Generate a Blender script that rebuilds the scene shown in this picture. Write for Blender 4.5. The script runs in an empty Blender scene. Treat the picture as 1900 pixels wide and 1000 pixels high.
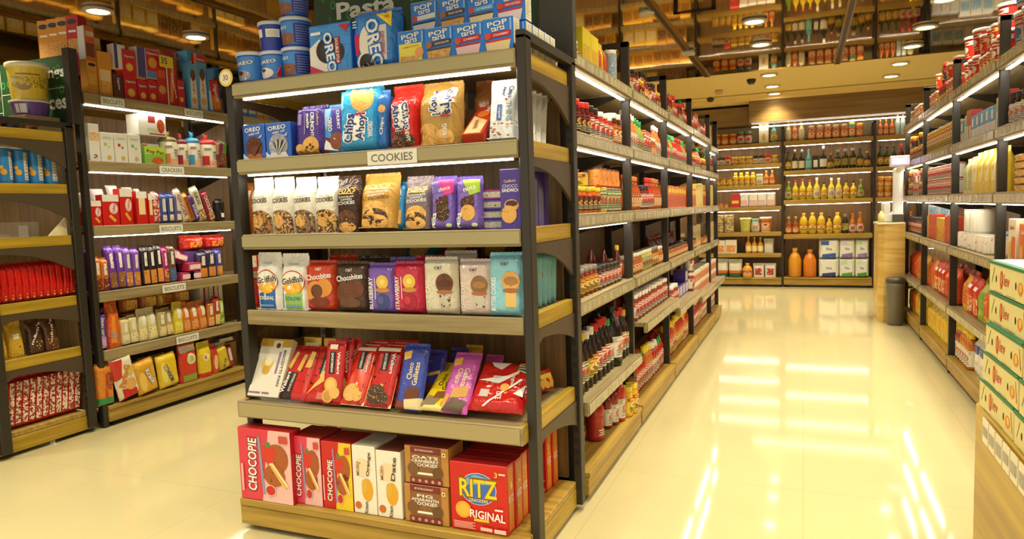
import bpy, math, random
from mathutils import Matrix, Vector
random.seed(7)
SC = bpy.context.scene
COL = SC.collection
R = math.radians
# ---------------------------------------------------------------- camera
CAM_H = 1.25
FPX = 1308.82
_pi, _ro, _ya = R(-4.8473), R(-1.8699), R(22.5566)
FW = Vector((-math.sin(_ya)*math.cos(_pi), math.cos(_ya)*math.cos(_pi), math.sin(_pi)))
_R0 = Vector((math.cos(_ya), math.sin(_ya), 0)); _U0 = _R0.cross(FW)
RT = _R0*math.cos(_ro) + _U0*math.sin(_ro)
UP = -_R0*math.sin(_ro) + _U0*math.cos(_ro)
EYE = Vector((0, 0, CAM_H))
cd = bpy.data.cameras.new('camera'); cam = bpy.data.objects.new('camera', cd); COL.objects.link(cam)
cd.sensor_width = 36; cd.lens = FPX*36/1900; cd.clip_start = .05; cd.clip_end = 100
cam.matrix_world = Matrix(((RT.x, UP.x, -FW.x, 0), (RT.y, UP.y, -FW.y, 0), (RT.z, UP.z, -FW.z, CAM_H), (0, 0, 0, 1)))
SC.camera = cam
# ---------------------------------------------------------------- light, exposure
SC.view_settings.view_transform = 'Standard'; SC.view_settings.look = 'None'
SC.view_settings.gamma = 1; SC.view_settings.use_curve_mapping = False
SC.view_settings.exposure = 0.27
W = bpy.data.worlds.new('world'); SC.world = W; W.use_nodes = True
W.node_tree.nodes['Background'].inputs[0].default_value = (1, .95, .82, 1)
W.node_tree.nodes['Background'].inputs[1].default_value = .9
SC.cycles.max_bounces = 7; SC.cycles.diffuse_bounces = 4; SC.cycles.glossy_bounces = 4
SC.cycles.transparent_max_bounces = 6; SC.cycles.transmission_bounces = 3
SC.cycles.sample_clamp_indirect = 4; SC.cycles.caustics_reflective = False; SC.cycles.caustics_refractive = False
H = 2.72                                  # ceiling height
LAMP_ROWS = [(-.376, [-.1, .8, 1.7, 2.6, 3.5, 4.4, 5.3, 6.2, 7.12, 8.87, 9.75, 10.42]),
             (.97, [.8, 1.7, 2.6, 3.5, 4.4, 5.3, 6.25, 7.18, 8.0, 8.95, 9.8]),
             (-3.1, [-.1, .8, 1.7, 2.6, 3.5, 4.4, 5.3]),  # far lamps here are unseen, added to brighten the biscuit bays
             (-1.75, [-.7, .2, 1.3]),  # first lamp is an unseen addition that brightens the cookie display front
             (-4.5, [1.7, 2.6, 3.55, 4.4]), (-2.03, [8.9, 9.9]), (-6.0, [3.5, 5.3, 7.1])]
LAMP_W = 9.5
LAMP_COL = (1, .9, .64)
def unp(u, v, ax, val):
    d = FW + RT*((u-950)/FPX) + UP*((500-v)/FPX)
    i = 'xyz'.index(ax)
    return EYE + d*((val-EYE[i])/d[i])

# ---------------------------------------------------------------- materials
def lin(c):
    if isinstance(c, str):
        c = [int(c[i:i+2], 16)/255 for i in (0, 2, 4)]
    return tuple(((x/12.92) if x <= .04045 else ((x+.055)/1.055)**2.4) for x in c) + (1,)
_M = {}
def new_mat(key):
    m = bpy.data.materials.new(key); m.use_nodes = True
    nt = m.node_tree; b = nt.nodes['Principled BSDF']
    return m, nt, b
def P(c, rough=.45, metal=0, spec=.5, coat=0):
    k = ('P', c, rough, metal, coat)
    if k in _M: return _M[k]
    m, nt, b = new_mat('paint_'+str(c))
    b.inputs['Base Color'].default_value = lin(c); b.inputs['Roughness'].default_value = rough
    b.inputs['Metallic'].default_value = metal; b.inputs['Specular IOR Level'].default_value = spec
    b.inputs['Coat Weight'].default_value = coat
    _M[k] = m; return m
def FILM(c, rough=.2, bump=.8, scale=20):
    k = ('F', c, rough, bump, scale)
    if k in _M: return _M[k]
    m, nt, b = new_mat('film_'+str(c))
    b.inputs['Base Color'].default_value = lin(c); b.inputs['Roughness'].default_value = rough
    tc = nt.nodes.new('ShaderNodeTexCoord'); n = nt.nodes.new('ShaderNodeTexNoise'); n.inputs['Scale'].default_value = scale
    n.inputs['Detail'].default_value = 3; n.inputs['Distortion'].default_value = 1.2
    bp = nt.nodes.new('ShaderNodeBump'); bp.inputs['Strength'].default_value = bump; bp.inputs['Distance'].default_value = .01
    nt.links.new(tc.outputs['Object'], n.inputs['Vector']); nt.links.new(n.outputs[0], bp.inputs['Height']); nt.links.new(bp.outputs[0], b.inputs['Normal'])
    _M[k] = m; return m
def MIX(cols, scale=60, rough=.4, stretch=(1, 1, 1), seed=0, bump=0):
    """printed artwork or food: blotches of a few colours"""
    k = ('X', tuple(cols), scale, rough, stretch, seed, bump)
    if k in _M: return _M[k]
    m, nt, b = new_mat('print_'+cols[0])
    tc = nt.nodes.new('ShaderNodeTexCoord'); mp = nt.nodes.new('ShaderNodeMapping'); mp.inputs['Scale'].default_value = stretch
    oi = nt.nodes.new('ShaderNodeObjectInfo'); ml = nt.nodes.new('ShaderNodeMath'); ml.operation = 'MULTIPLY'; ml.inputs[1].default_value = 3.7
    n = nt.nodes.new('ShaderNodeTexNoise'); n.noise_dimensions = '4D'; n.inputs['Scale'].default_value = scale*1.5; n.inputs['Detail'].default_value = 2.6; n.inputs['W'].default_value = seed
    cr = nt.nodes.new('ShaderNodeValToRGB'); e = cr.color_ramp; e.interpolation = 'CONSTANT' if len(cols) > 2 else 'LINEAR'
    L = len(cols)
    pos = [0] + [.36 + .28*i/max(1, L-2) for i in range(L-1)] if L > 2 else [.42, .58]
    e.elements[0].position = pos[0]; e.elements[0].color = lin(cols[0]); e.elements[1].position = pos[1]; e.elements[1].color = lin(cols[1])
    for i in range(2, L):
        q = e.elements.new(pos[i]); q.color = lin(cols[i])
    nt.links.new(tc.outputs['Object'], mp.inputs[0]); nt.links.new(mp.outputs[0], n.inputs['Vector'])
    nt.links.new(oi.outputs['Random'], ml.inputs[0]); nt.links.new(ml.outputs[0], n.inputs['W'])
    nt.links.new(n.outputs[0], cr.inputs[0]); nt.links.new(cr.outputs[0], b.inputs['Base Color'])
    b.inputs['Roughness'].default_value = rough
    if bump:
        bp = nt.nodes.new('ShaderNodeBump'); bp.inputs['Strength'].default_value = bump; bp.inputs['Distance'].default_value = .01
        nt.links.new(n.outputs[0], bp.inputs['Height']); nt.links.new(bp.outputs[0], b.inputs['Normal'])
    _M[k] = m; return m
def WOOD(c1, c2, axis='x', rough=.42, scale=5):
    k = ('W', c1, c2, axis, rough, scale)
    if k in _M: return _M[k]
    m, nt, b = new_mat('wood_'+c1)
    tc = nt.nodes.new('ShaderNodeTexCoord'); mp = nt.nodes.new('ShaderNodeMapping')
    s = {'x': (.35, 9, 9), 'y': (9, .35, 9), 'z': (9, 9, .35)}[axis]; mp.inputs['Scale'].default_value = s
    n = nt.nodes.new('ShaderNodeTexNoise'); n.inputs['Scale'].default_value = scale; n.inputs['Detail'].default_value = 6; n.inputs['Roughness'].default_value = .6
    n2 = nt.nodes.new('ShaderNodeTexNoise'); n2.inputs['Scale'].default_value = 1.3
    cr = nt.nodes.new('ShaderNodeValToRGB'); cr.color_ramp.elements[0].position = .36; cr.color_ramp.elements[0].color = lin(c2); cr.color_ramp.elements[1].position = .62; cr.color_ramp.elements[1].color = lin(c1)
    nt.links.new(tc.outputs['Object'], mp.inputs[0]); nt.links.new(mp.outputs[0], n.inputs['Vector'])
    nt.links.new(n.outputs[0], cr.inputs[0]); nt.links.new(cr.outputs[0], b.inputs['Base Color']); b.inputs['Roughness'].default_value = rough
    _M[k] = m; return m
def EM(c, s):
    k = ('E', c, s)
    if k in _M: return _M[k]
    m = bpy.data.materials.new('glow'); m.use_nodes = True; nt = m.node_tree; b = nt.nodes['Principled BSDF']
    b.inputs['Base Color'].default_value = (.8, .8, .8, 1); b.inputs['Emission Color'].default_value = tuple(c)+(1,); b.inputs['Emission Strength'].default_value = s
    _M[k] = m; return m
BOARD = WOOD('a4926a', '83724c', 'x'); BOARDY = BOARD
OAK = WOOD('b39240', '90712a', 'x'); OAKY = WOOD('b8962c', '9a7a1c', 'y')
PANEL = WOOD('8a6a3c', '70532e', 'z')
DARK = P('2c261e', .45); DARKB = P('4a3b2a', .5)
LED = EM((1, .94, .8), 20)

# ---------------------------------------------------------------- mesh builder
_TX = {}
def text_geo(s, off=0.0):
    k = (s, off)
    if k in _TX: return _TX[k]
    c = bpy.data.curves.new('t', 'FONT'); c.body = s; c.resolution_u = 2; c.offset = off
    o = bpy.data.objects.new('t', c); me = o.to_mesh()
    me.calc_loop_triangles()
    vs = [(v.co.x, v.co.y) for v in me.vertices]; fs = [tuple(t.vertices) for t in me.loop_triangles]
    o.to_mesh_clear(); bpy.data.objects.remove(o); bpy.data.curves.remove(c)
    if not vs: vs, fs = [(0, 0), (1, 0), (1, 1)], [(0, 1, 2)]
    x0 = min(v[0] for v in vs); x1 = max(v[0] for v in vs); y0 = min(v[1] for v in vs); y1 = max(v[1] for v in vs)
    vs = [((x-(x0+x1)/2)/(x1-x0), (y-(y0+y1)/2)/(y1-y0)) for x, y in vs]
    _TX[k] = (vs, fs); return _TX[k]
class G:
    def __init__(s): s.v = []; s.f = []; s.mi = []; s.sm = []; s.mats = []
    def m(s, mat):
        if mat not in s.mats: s.mats.append(mat)
        return s.mats.index(mat)
    def add(s, vs, fs, mat, smooth=False):
        n = len(s.v); i = s.m(mat); s.v += [tuple(v) for v in vs]
        for f in fs: s.f.append(tuple(n+a for a in f)); s.mi.append(i); s.sm.append(smooth)
        return s
    def box(s, x0, x1, y0, y1, z0, z1, mat):
        return s.add([(x0, y0, z0), (x1, y0, z0), (x1, y1, z0), (x0, y1, z0), (x0, y0, z1), (x1, y0, z1), (x1, y1, z1), (x0, y1, z1)],
                     [(0, 3, 2, 1), (4, 5, 6, 7), (0, 1, 5, 4), (1, 2, 6, 5), (2, 3, 7, 6), (3, 0, 4, 7)], mat)
    def cbox(s, x0, x1, y0, y1, z0, z1, mat, c=.002):
        vs = []
        for (X, sx) in ((x0, 1), (x1, -1)):
            for (Y, sy) in ((y0, 1), (y1, -1)):
                for (Z, sz) in ((z0, 1), (z1, -1)):
                    vs += [(X, Y+sy*c, Z+sz*c), (X+sx*c, Y, Z+sz*c), (X+sx*c, Y+sy*c, Z)]
        I = lambda a, b, d, k: ((a*2+b)*2+d)*3+k
        fs = [(I(0,0,0,0), I(0,0,1,0), I(0,1,1,0), I(0,1,0,0)), (I(1,0,0,0), I(1,1,0,0), I(1,1,1,0), I(1,0,1,0)),
              (I(0,0,0,1), I(1,0,0,1), I(1,0,1,1), I(0,0,1,1)), (I(0,1,0,1), I(0,1,1,1), I(1,1,1,1), I(1,1,0,1)),
              (I(0,0,0,2), I(0,1,0,2), I(1,1,0,2), I(1,0,0,2)), (I(0,0,1,2), I(1,0,1,2), I(1,1,1,2), I(0,1,1,2))]
        for a in (0, 1):
            for b in (0, 1):
                fs += [(I(a,b,0,0), I(a,b,0,1), I(a,b,1,1), I(a,b,1,0)), (I(a,0,b,0), I(a,0,b,2), I(a,1,b,2), I(a,1,b,0)), (I(0,a,b,1), I(0,a,b,2), I(1,a,b,2), I(1,a,b,1))]
                for d in (0, 1): fs.append((I(a,b,d,0), I(a,b,d,1), I(a,b,d,2)))
        return s.add(vs, fs, mat)
    def lathe(s, prof, mat, n=14, cx=0, cy=0, cap=True, sx=1, sy=1, smooth=True):
        vs = []; fs = []
        for r, z in prof:
            for i in range(n):
                a = 2*math.pi*i/n; vs.append((cx+r*math.cos(a)*sx, cy+r*math.sin(a)*sy, z))
        for k in range(len(prof)-1):
            for i in range(n):
                j = (i+1) % n; fs.append((k*n+i, k*n+j, (k+1)*n+j, (k+1)*n+i))
        s.add(vs, fs, mat, smooth)
        if cap:
            n0 = len(s.v)-len(vs)
            i = s.m(mat)
            s.f.append(tuple(n0+a for a in reversed(range(n)))); s.mi.append(i); s.sm.append(False)
            s.f.append(tuple(n0+(len(prof)-1)*n+a for a in range(n))); s.mi.append(i); s.sm.append(False)
        return s
    def prism(s, pts, a0, a1, axis, mat):
        """polygon extruded along an axis; pts are in the other two axes in order"""
        def q(p, a): return {'x': (a, p[0], p[1]), 'y': (p[0], a, p[1]), 'z': (p[0], p[1], a)}[axis]
        n = len(pts); vs = [q(p, a0) for p in pts] + [q(p, a1) for p in pts]
        fs = [tuple(range(n)), tuple(reversed(range(n, 2*n)))] + [(i, i+n, (i+1) % n+n, (i+1) % n) for i in range(n)]
        return s.add(vs, fs, mat)
    def tube(s, pts, r, mat, n=8):
        vs = []; fs = []
        pts = [Vector(p) for p in pts]
        for i, p in enumerate(pts):
            d = (pts[min(i+1, len(pts)-1)]-pts[max(i-1, 0)]).normalized()
            a = d.orthogonal().normalized(); b = d.cross(a)
            for k in range(n):
                t = 2*math.pi*k/n; vs.append(p+a*r*math.cos(t)+b*r*math.sin(t))
        for i in range(len(pts)-1):
            for k in range(n):
                j = (k+1) % n; fs.append((i*n+k, i*n+j, (i+1)*n+j, (i+1)*n+k))
        fs += [tuple(reversed(range(n))), tuple((len(pts)-1)*n+k for k in range(n))]
        return s.add(vs, fs, mat, True)
    def make(s, name, parent=None, loc=None, rot=None, link=True):
        me = bpy.data.meshes.new(name); me.from_pydata(s.v, [], s.f)
        for m in s.mats: me.materials.append(m)
        me.polygons.foreach_set('material_index', s.mi); me.polygons.foreach_set('use_smooth', s.sm); me.update()
        o = bpy.data.objects.new(name, me)
        if link: COL.objects.link(o)
        if parent: o.parent = parent
        if loc is not None: o.location = loc
        if rot is not None: o.rotation_euler = rot
        return o
def empty(name, loc=(0, 0, 0), rz=0):
    o = bpy.data.objects.new(name, None); COL.objects.link(o); o.location = loc; o.rotation_euler = (0, 0, rz); o.empty_display_size = .1; return o
def tag(o, label, cat, group=None, kind=None):
    if label: o['label'] = label
    if cat: o['category'] = cat
    if group: o['group'] = group
    if kind: o['kind'] = kind
    return o
def struct(name, g, loc=None):
    o = g.make(name, loc=loc); o['kind'] = 'structure'; return o

# ---------------------------------------------------------------- room
def floor_mat():
    m, nt, b = new_mat('polished_floor')
    tc = nt.nodes.new('ShaderNodeTexCoord'); n = nt.nodes.new('ShaderNodeTexNoise'); n.inputs['Scale'].default_value = 1.1; n.inputs['Detail'].default_value = 4
    cr = nt.nodes.new('ShaderNodeValToRGB'); cr.color_ramp.elements[0].color = lin('bcae80'); cr.color_ramp.elements[1].color = lin('c6b98c')
    nt.links.new(tc.outputs['Object'], n.inputs['Vector']); nt.links.new(n.outputs[0], cr.inputs[0])
    br = nt.nodes.new('ShaderNodeTexBrick'); br.offset = 0; br.inputs['Scale'].default_value = 1; br.inputs['Brick Width'].default_value = .8; br.inputs['Row Height'].default_value = .8
    br.inputs['Mortar Size'].default_value = .0015; br.inputs['Color1'].default_value = (1, 1, 1, 1); br.inputs['Color2'].default_value = (1, 1, 1, 1); br.inputs['Mortar'].default_value = (.82, .8, .74, 1)
    mx = nt.nodes.new('ShaderNodeMixRGB'); mx.blend_type = 'MULTIPLY'; mx.inputs[0].default_value = 1
    nt.links.new(tc.outputs['Object'], br.inputs['Vector']); nt.links.new(cr.outputs[0], mx.inputs[1]); nt.links.new(br.outputs[0], mx.inputs[2]); nt.links.new(mx.outputs[0], b.inputs['Base Color'])
    b.inputs['Roughness'].default_value = .065; b.inputs['Specular IOR Level'].default_value = .28
    return m
def mirror_mat():
    m, nt, b = new_mat('bronze_mirror')
    b.inputs['Base Color'].default_value = (.68, .52, .28, 1); b.inputs['Metallic'].default_value = 1; b.inputs['Roughness'].default_value = .035
    tc = nt.nodes.new('ShaderNodeTexCoord'); n = nt.nodes.new('ShaderNodeTexNoise'); n.inputs['Scale'].default_value = 1.5
    bp = nt.nodes.new('ShaderNodeBump'); bp.inputs['Strength'].default_value = .03; bp.inputs['Distance'].default_value = .05
    nt.links.new(tc.outputs['Object'], n.inputs['Vector']); nt.links.new(n.outputs[0], bp.inputs['Height']); nt.links.new(bp.outputs[0], b.inputs['Normal'])
    return m
XL_, XR_, YB_ = -8.0, 4.6, 11.3
struct('floor', G().box(XL_, XR_, -3.5, YB_+.1, -.1, 0, floor_mat()))
struct('ceiling', G().box(XL_, XR_, -1.0, 8.6, H, H+.05, mirror_mat()))
CREAM = P('f4dc98', .7)
struct('ceiling', G().box(XL_, XR_, 8.6, YB_+.1, H, H+.12, CREAM))
struct('trim_1', G().box(XL_, XR_, 10.3, 10.34, H-.012, H-.0005, P('b9a468', .6)))
struct('wall_back', G().box(XL_, XR_, YB_, YB_+.1, 0, H, P('d8c48c', .7)))
struct('wall_left', G().box(XL_-.1, XL_, -3.5, YB_+.1, 0, H, P('c8a04c', .7)))
struct('wall_right', G().box(XR_, XR_+.1, -3.5, YB_+.1, 0, H, P('b89a5c', .7)))
for i, x in enumerate((-6.49, -5.12, -3.75, -2.40, -1.04, .33, 1.70, 3.07)):
    g = G().box(x-.017, x+.017, -1, 8.6, H-.012, H-.0005, P('2a1d0c', .4)).box(x-.03, x-.017, -1, 8.6, H-.016, H-.0005, P('a8843c', .3, 1)).box(x+.017, x+.03, -1, 8.6, H-.016, H-.0005, P('a8843c', .3, 1))
    struct('trim_%d' % (i+2), g)
# fascia over the back shelves
FASC = WOOD('8f7038', '785a2a', 'x', scale=3)
struct('trim_10', G().box(-.72, XR_, 10.62, YB_, 2.36, 2.66, FASC))
struct('trim_11', G().box(XL_, -.72, 10.9, YB_, 2.36, 2.62, FASC))
struct('trim_12', G().box(XL_, XR_, 10.58, YB_, 2.66, H, CREAM))

# ---------------------------------------------------------------- downlights
def ring(g, r0, r1, z0, z1, mat, n=24): g.lathe([(r0, z0), (r1, z0), (r1, z1), (r0, z1)], mat, n, cap=False)
lampsrc = bpy.data.lights.new('lamp', 'AREA'); lampsrc.shape = 'DISK'; lampsrc.size = .16; lampsrc.energy = LAMP_W; lampsrc.color = LAMP_COL; lampsrc.spread = R(105)
gl = G(); gl.lathe([(0.001, -.012), (.075, -.012)], EM((1, .93, .72), 14), 24, cap=False)
gr = G(); ring(gr, .072, .098, -.02, 0, P('e8dcc0', .4))
lm = gl.make('diffuser', link=False).data; rm = gr.make('trim_ring', link=False).data
ORD = ['zero', 'first', 'second', 'third', 'fourth', 'fifth', 'sixth', 'seventh', 'eighth', 'ninth', 'tenth', 'eleventh', 'twelfth', 'thirteenth', 'fourteenth', 'fifteenth', 'sixteenth', 'seventeenth', 'eighteenth', 'nineteenth', 'twentieth']
ORD += ['twenty-'+o for o in ORD[1:10]] + ['thirtieth'] + ['thirty-'+o for o in ORD[1:10]] + ['fortieth'] + ['forty-'+o for o in ORD[1:10]] + ['fiftieth'] + ['fifty-'+o for o in ORD[1:10]]
ROWN = {-.376: 'row over the middle of the aisle', .97: 'row over the right-hand shelves', -3.1: 'row over the cookie display, far lamps added', -1.75: 'short row before the cookie display, first lamp added', -4.5: 'row over the biscuit shelving', -2.03: 'pair above the far sauce shelving', -6.0: 'far left row'}
for x, ys in LAMP_ROWS:
    for k, y in enumerate(ys):
        o = empty('ceiling_downlight', (x, y, H-.001))
        surf = 'cream-ceiling' if y > 8.6 else 'mirror-ceiling'
        tag(o, 'round %s downlight, %s in the %s' % (surf, ORD[k+1], ROWN[x]), 'light', 'round ceiling downlights')
        for nm, me in (('diffuser', lm), ('trim_ring', rm)):
            c = bpy.data.objects.new(nm, me); COL.objects.link(c); c.parent = o
        l = bpy.data.objects.new('lamp', lampsrc); COL.objects.link(l); l.parent = o; l.location = (0, 0, -.02)
for (u, v, lab, nm) in ((1200, 28, 'white round smoke detector on ceiling beside the nearer seam end', 0), (1277, 100, 'white square sensor box fixed on the mirror ceiling seam', 1)):
    p = unp(u, v, 'z', H-.03)
    g = G()
    if nm == 0: g.lathe([(.055, -.0), (.06, .01), (.06, .03)], P('e8e0c8', .4), 20)
    else: g.cbox(-.06, .06, -.06, .06, -.01, .03, P('efe8d2', .4), .01)
    tag(g.make('smoke_detector' if nm == 0 else 'ceiling_sensor', loc=p), lab, 'sensor')
for (u, v, lab) in ((1394, 147, 'small dark dome camera nearest the mirror edge'), (1318, 181, 'small dark dome camera farthest back on cream ceiling'), (1334, 167, 'pale dome sensor between two dark ones on cream ceiling')):
    p = unp(u, v, 'z', H)
    g = G().lathe([(.03, -.06), (.05, -.03), (.055, -.001)], P('33281a' if 'dark' in lab[:12] else 'c8b27c', .3), 16)
    tag(g.make('dome_camera', loc=p), lab, 'camera')

# ---------------------------------------------------------------- shelving
SIGN = P('e9e4d4', .5); INK = P('6f6a60', .5)
def sign(parent, x, z, w, h, text, y=-.004):
    g = G().cbox(x-w/2, x+w/2, y-.003, y, z, z+h, SIGN, .0008)
    vs, fs = text_geo(text, .01)
    g.add([(x+a*w*.84, y-.0036, z+h/2+b*h*.56) for a, b in vs], fs, INK)
    return g.make('shelf_label', parent)
def hoop(dep, top, y0=.012, pw=.03, pd=.045, brk=()):
    g = G().cbox(0, pw, y0, y0+pd, 0, top, DARK, .002).cbox(0, pw, y0, dep, top-.03, top, DARK, .002).cbox(0, pw, dep-pd, dep, 0, top, DARK, .002)
    for z in brk: g.prism([(.06, z-.03), (dep-pd, z-.03), (dep-pd, z-.15)], pw+.0005, pw+.012, 'x', DARK)
    return g
def bay(loc, rz, L, shelves, dep=.46, top=2.13, label='', grp='', endpost=False, bh=.058, signs=(), rail=True, strips=True, back=True, name='shelving_bay', ledmin=1.1, decks=None, board=BOARD):
    o = empty(name, loc, rz); tag(o, label, 'shelving', grp)
    zs = sorted(shelves)
    hoop(dep, top, brk=[z for z in zs if z > .3]).make('upright_frame', o)
    if endpost: hoop(dep, top).make('upright_frame', o, loc=(L-.03, 0, 0))
    for i, z in enumerate(zs):
        out = (decks or {}).get(z, 0)
        g = G(); a, b = .032, L-(.032 if endpost else .002)
        if i == 0:
            g.cbox(a, b, 0-out, dep-.05, z-.022, z, OAK, .002); g.cbox(a, b, .006-out, .03, .03, z-.024, OAK, .002); g.box(a+.05, b-.05, .05, .3, 0, .03, DARK)
            g.make('base_deck', o)
            continue
        g.cbox(a, b, 0-out, .022-out, z-bh, z+.004, board, .003)
        g.box(a, b, .022-out, dep-.05, z-.024, z-.001, board)
        sh = g.make('shelf', o)
        if rail:
            r = G().box(a+.002, b-.002, -.005-out, -.0015-out, z-bh+.008, z-.006, P('a89c7c', .2))
            k = a+.04
            rr = random.Random(int(z*100)+int(L*100)+len(label))
            while k < b-.1:
                r.box(k, k+.045, -.0058-out, -.005-out, z-bh+.014, z-.012, P('b8ad8c' if rr.random() < .6 else 'aea280', .4)); k += .05+.06*rr.random()
            r.make('ticket_rail', sh)
        if strips and z > ledmin and not (ledmin == 1.1 and abs(z-1.22) < .01 and 'nearest' not in label): G().box(a+.03, b-.03, .03-out, .05-out, z-bh-.006, z-bh-.001, LED).make('light_strip', sh)
        for (sz, sx, w, h, t) in signs:
            if abs(sz-z) < .02: sign(sh, sx, z-bh/2-h/2-.002, w, h, t, -.006-out)
    if back: G().box(.001, L-.001, dep+.001, dep+.02, .05, top-.16, PANEL).make('back_panel', o)
    return o
# ---------------------------------------------------------------- end displays
ENDZ = [1.775, 1.478, 1.182, .88, .52, .129]
def endcap(loc, w, label, zs=ENDZ, bot=.055, signs=(), name='end_display', hp=None, back=True, leftside=True):
    o = empty(name, loc); tag(o, label, 'shelving', None)
    D = .55
    for x in (-.037, w+.003):
        G().cbox(x, x+.034, 0, .055, .03, zs[0]+.045, DARK, .003).make('front_post', o)
        g = G().cbox(x, x+.034, .5, D, .03, zs[0]+.045, DARK, .003)
        for k in range(34): g.box(x+.008, x+.026, .497, .5, .2+k*.045, .222+k*.045, P('120e0a', .6))
        g.make('rear_post', o)
        G().cbox(x, x+.034, .0, D, zs[0]+.03, zs[0]+.06, DARK, .003).make('top_rail', o)
    for i, z in enumerate(zs):
        low = i >= 4
        yo = bot if low else 0
        if i < 5:
            g = G(); bh = .063 if low else .056
            a, b = (-.03, w+.008) if low else (.0, w)
            g.cbox(a, b, -yo, .02-yo, z-bh, z+.003, BOARD, .003)
            if low:
                g.cbox(a, a+.02, .021-yo, -.002, z-bh, z+.003, OAKY, .002); g.cbox(b-.02, b, .021-yo, -.002, z-bh, z+.003, OAKY, .002)
            g.box(.0, w, .02-yo, .5, z-.03, z-.002, BOARD)
            if low: g.box(a+.01, b-.01, -yo-.003, -yo-.0005, z-bh+.006, z-.004, P('a8986c', .15))
            sh = g.make('shelf', o)
            for x in (-.012, w-.012): G().cbox(x, x+.03, .058, .497, z-.052, z+.006, OAKY, .002).make('side_rail', sh)
            if i < 2:
                G().box(.03, w-.03, .022, .034, z-.062, z-.0575, LED).make('light_strip', sh)
            if i < 3:
                r = G().box(.002, w-.002, -.005, -.0015, z-.046, z-.004, P('a39668', .2)); r.make('ticket_rail', sh)
            # arched side bracket
            n = 14; pts = []
            dn = .12 if i < 3 else .07
            for k in range(n+1):
                s = k/n; f = .03 + dn*s**2.2 + (.03*max(0, .15-s)/.15 if i >= 3 else 0)
                pts.append((.056+.442*s, z-.053-f))
            pts = [(.056, z-.053)] + pts + [(.498, z-.053)]
            for x in (-.03, w+.012): G().prism(pts, x, x+.012, 'x', DARKB).make('side_bracket', sh)
            for (sz, sx, sw, sh_, t) in signs:
                if abs(sz-z) < .02: sign(sh, sx, z-.028-sh_/2, sw, sh_, t, -.006)
        else:
            g = G(); a, b = -.03, w+.012
            g.cbox(a, b, -.075, D-.05, z-.03, z, OAK, .003); g.cbox(a, b, -.072, -.05, .022, z-.032, OAK, .002)
            g.cbox(b-.02, b, -.048, D, .022, z-.032, OAKY, .002); g.cbox(a, a+.02, -.048, D, .022, z-.032, OAKY, .002)
            g.make('base_deck', o)
            for x in (.02, w-.05):
                for y in (.0, D-.02): G().lathe([(.018, 0), (.02, .006), (.02, .02), (.012, .026)], DARK, 12, x, y).make('foot', o)
    if back:
        G().box(.03, w-.03, .525, .54, .13, zs[0]-.1, PANEL).make('back_panel', o)
    return o
EX, EY, EW = -2.07, 2.19, 1.195
endcap((EX, EY, 0), EW, 'end display of cookies with wood-fronted shelves, the nearest shelving unit', signs=[(1.478, .715, .205, .05, 'COOKIES')])
LX, LY = -5.17, 2.335
endcap((LX, LY, 0), EW, 'end display seen from its side, with blue cans and red packets, leftmost', zs=[1.775, 1.475, 1.18, .825, .522, .135], bot=.0)

# ---------------------------------------------------------------- long shelving rows
MZ = [.13, .43, .85, 1.22, 1.56, 1.88]
MIDX = -.862
MY = [2.76, 3.83, 4.95, 6.13, 7.36]
NAMES4 = ['nearest', 'second', 'third', 'fourth']
mz2 = [.6, .52, .45]
for k in range(4):
    zs = list(MZ)
    if k: zs[1] = mz2[k-1]
    dk = {zs[1]: .06 if k else .03, zs[0]: .03}
    bay((MIDX, MY[k], 0), R(90), MY[k+1]-MY[k], zs, label='%s shelving bay of the sauce row beside the long aisle' % NAMES4[k], grp='bays of the sauce row', top=2.13, decks=dk, board=BOARD)
bay((MIDX, MY[4], 0), R(90), .68, [.13, .45, .85, 1.22, 1.56, 1.83], label='short last bay of the sauce row near the back of the shop', grp='bays of the sauce row', endpost=True, decks={.45: .06, .13: .03})
LZ = [.13, .47, .83, 1.23, 1.62, 2.02]
LGX = -3.93
LYS = [2.93, 4.11, 5.29, 6.47]
LS = {0: [(2.02, .215, .16, .05, 'BISCUITS'), (2.02, .84, .16, .05, 'BISCUITS'), (1.62, .62, .2, .05, 'CRACKERS'), (1.23, .58, .19, .05, 'BISCUITS'), (.83, .57, .19, .05, 'BISCUITS'), (.47, .65, .19, .05, 'BISCUITS')]}
for k in range(3):
    bay((LGX, LYS[k], 0), R(90), 1.18, LZ, label='%s shelving bay of the biscuit row on the left' % NAMES4[k], grp='bays of the biscuit row', top=2.36 if k else 2.12, signs=LS.get(k, ()), rail=False, ledmin=1.1, bh=.06)
RZ = [.13, .48, .9, 1.255, 1.59, 1.95]
RGX = .93
RYS = [8.18, 7.02, 5.72, 4.47, 3.3]
RN = ['farthest', 'second farthest', 'second nearest', 'nearest']
for k in range(4):
    bay((RGX, RYS[k], 0), R(-90), RYS[k]-RYS[k+1], RZ, label='%s shelving bay of the row on the right' % RN[k], grp='bays of the right-hand row', top=2.17, endpost=(k == 3), decks={.13: .0})
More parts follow.
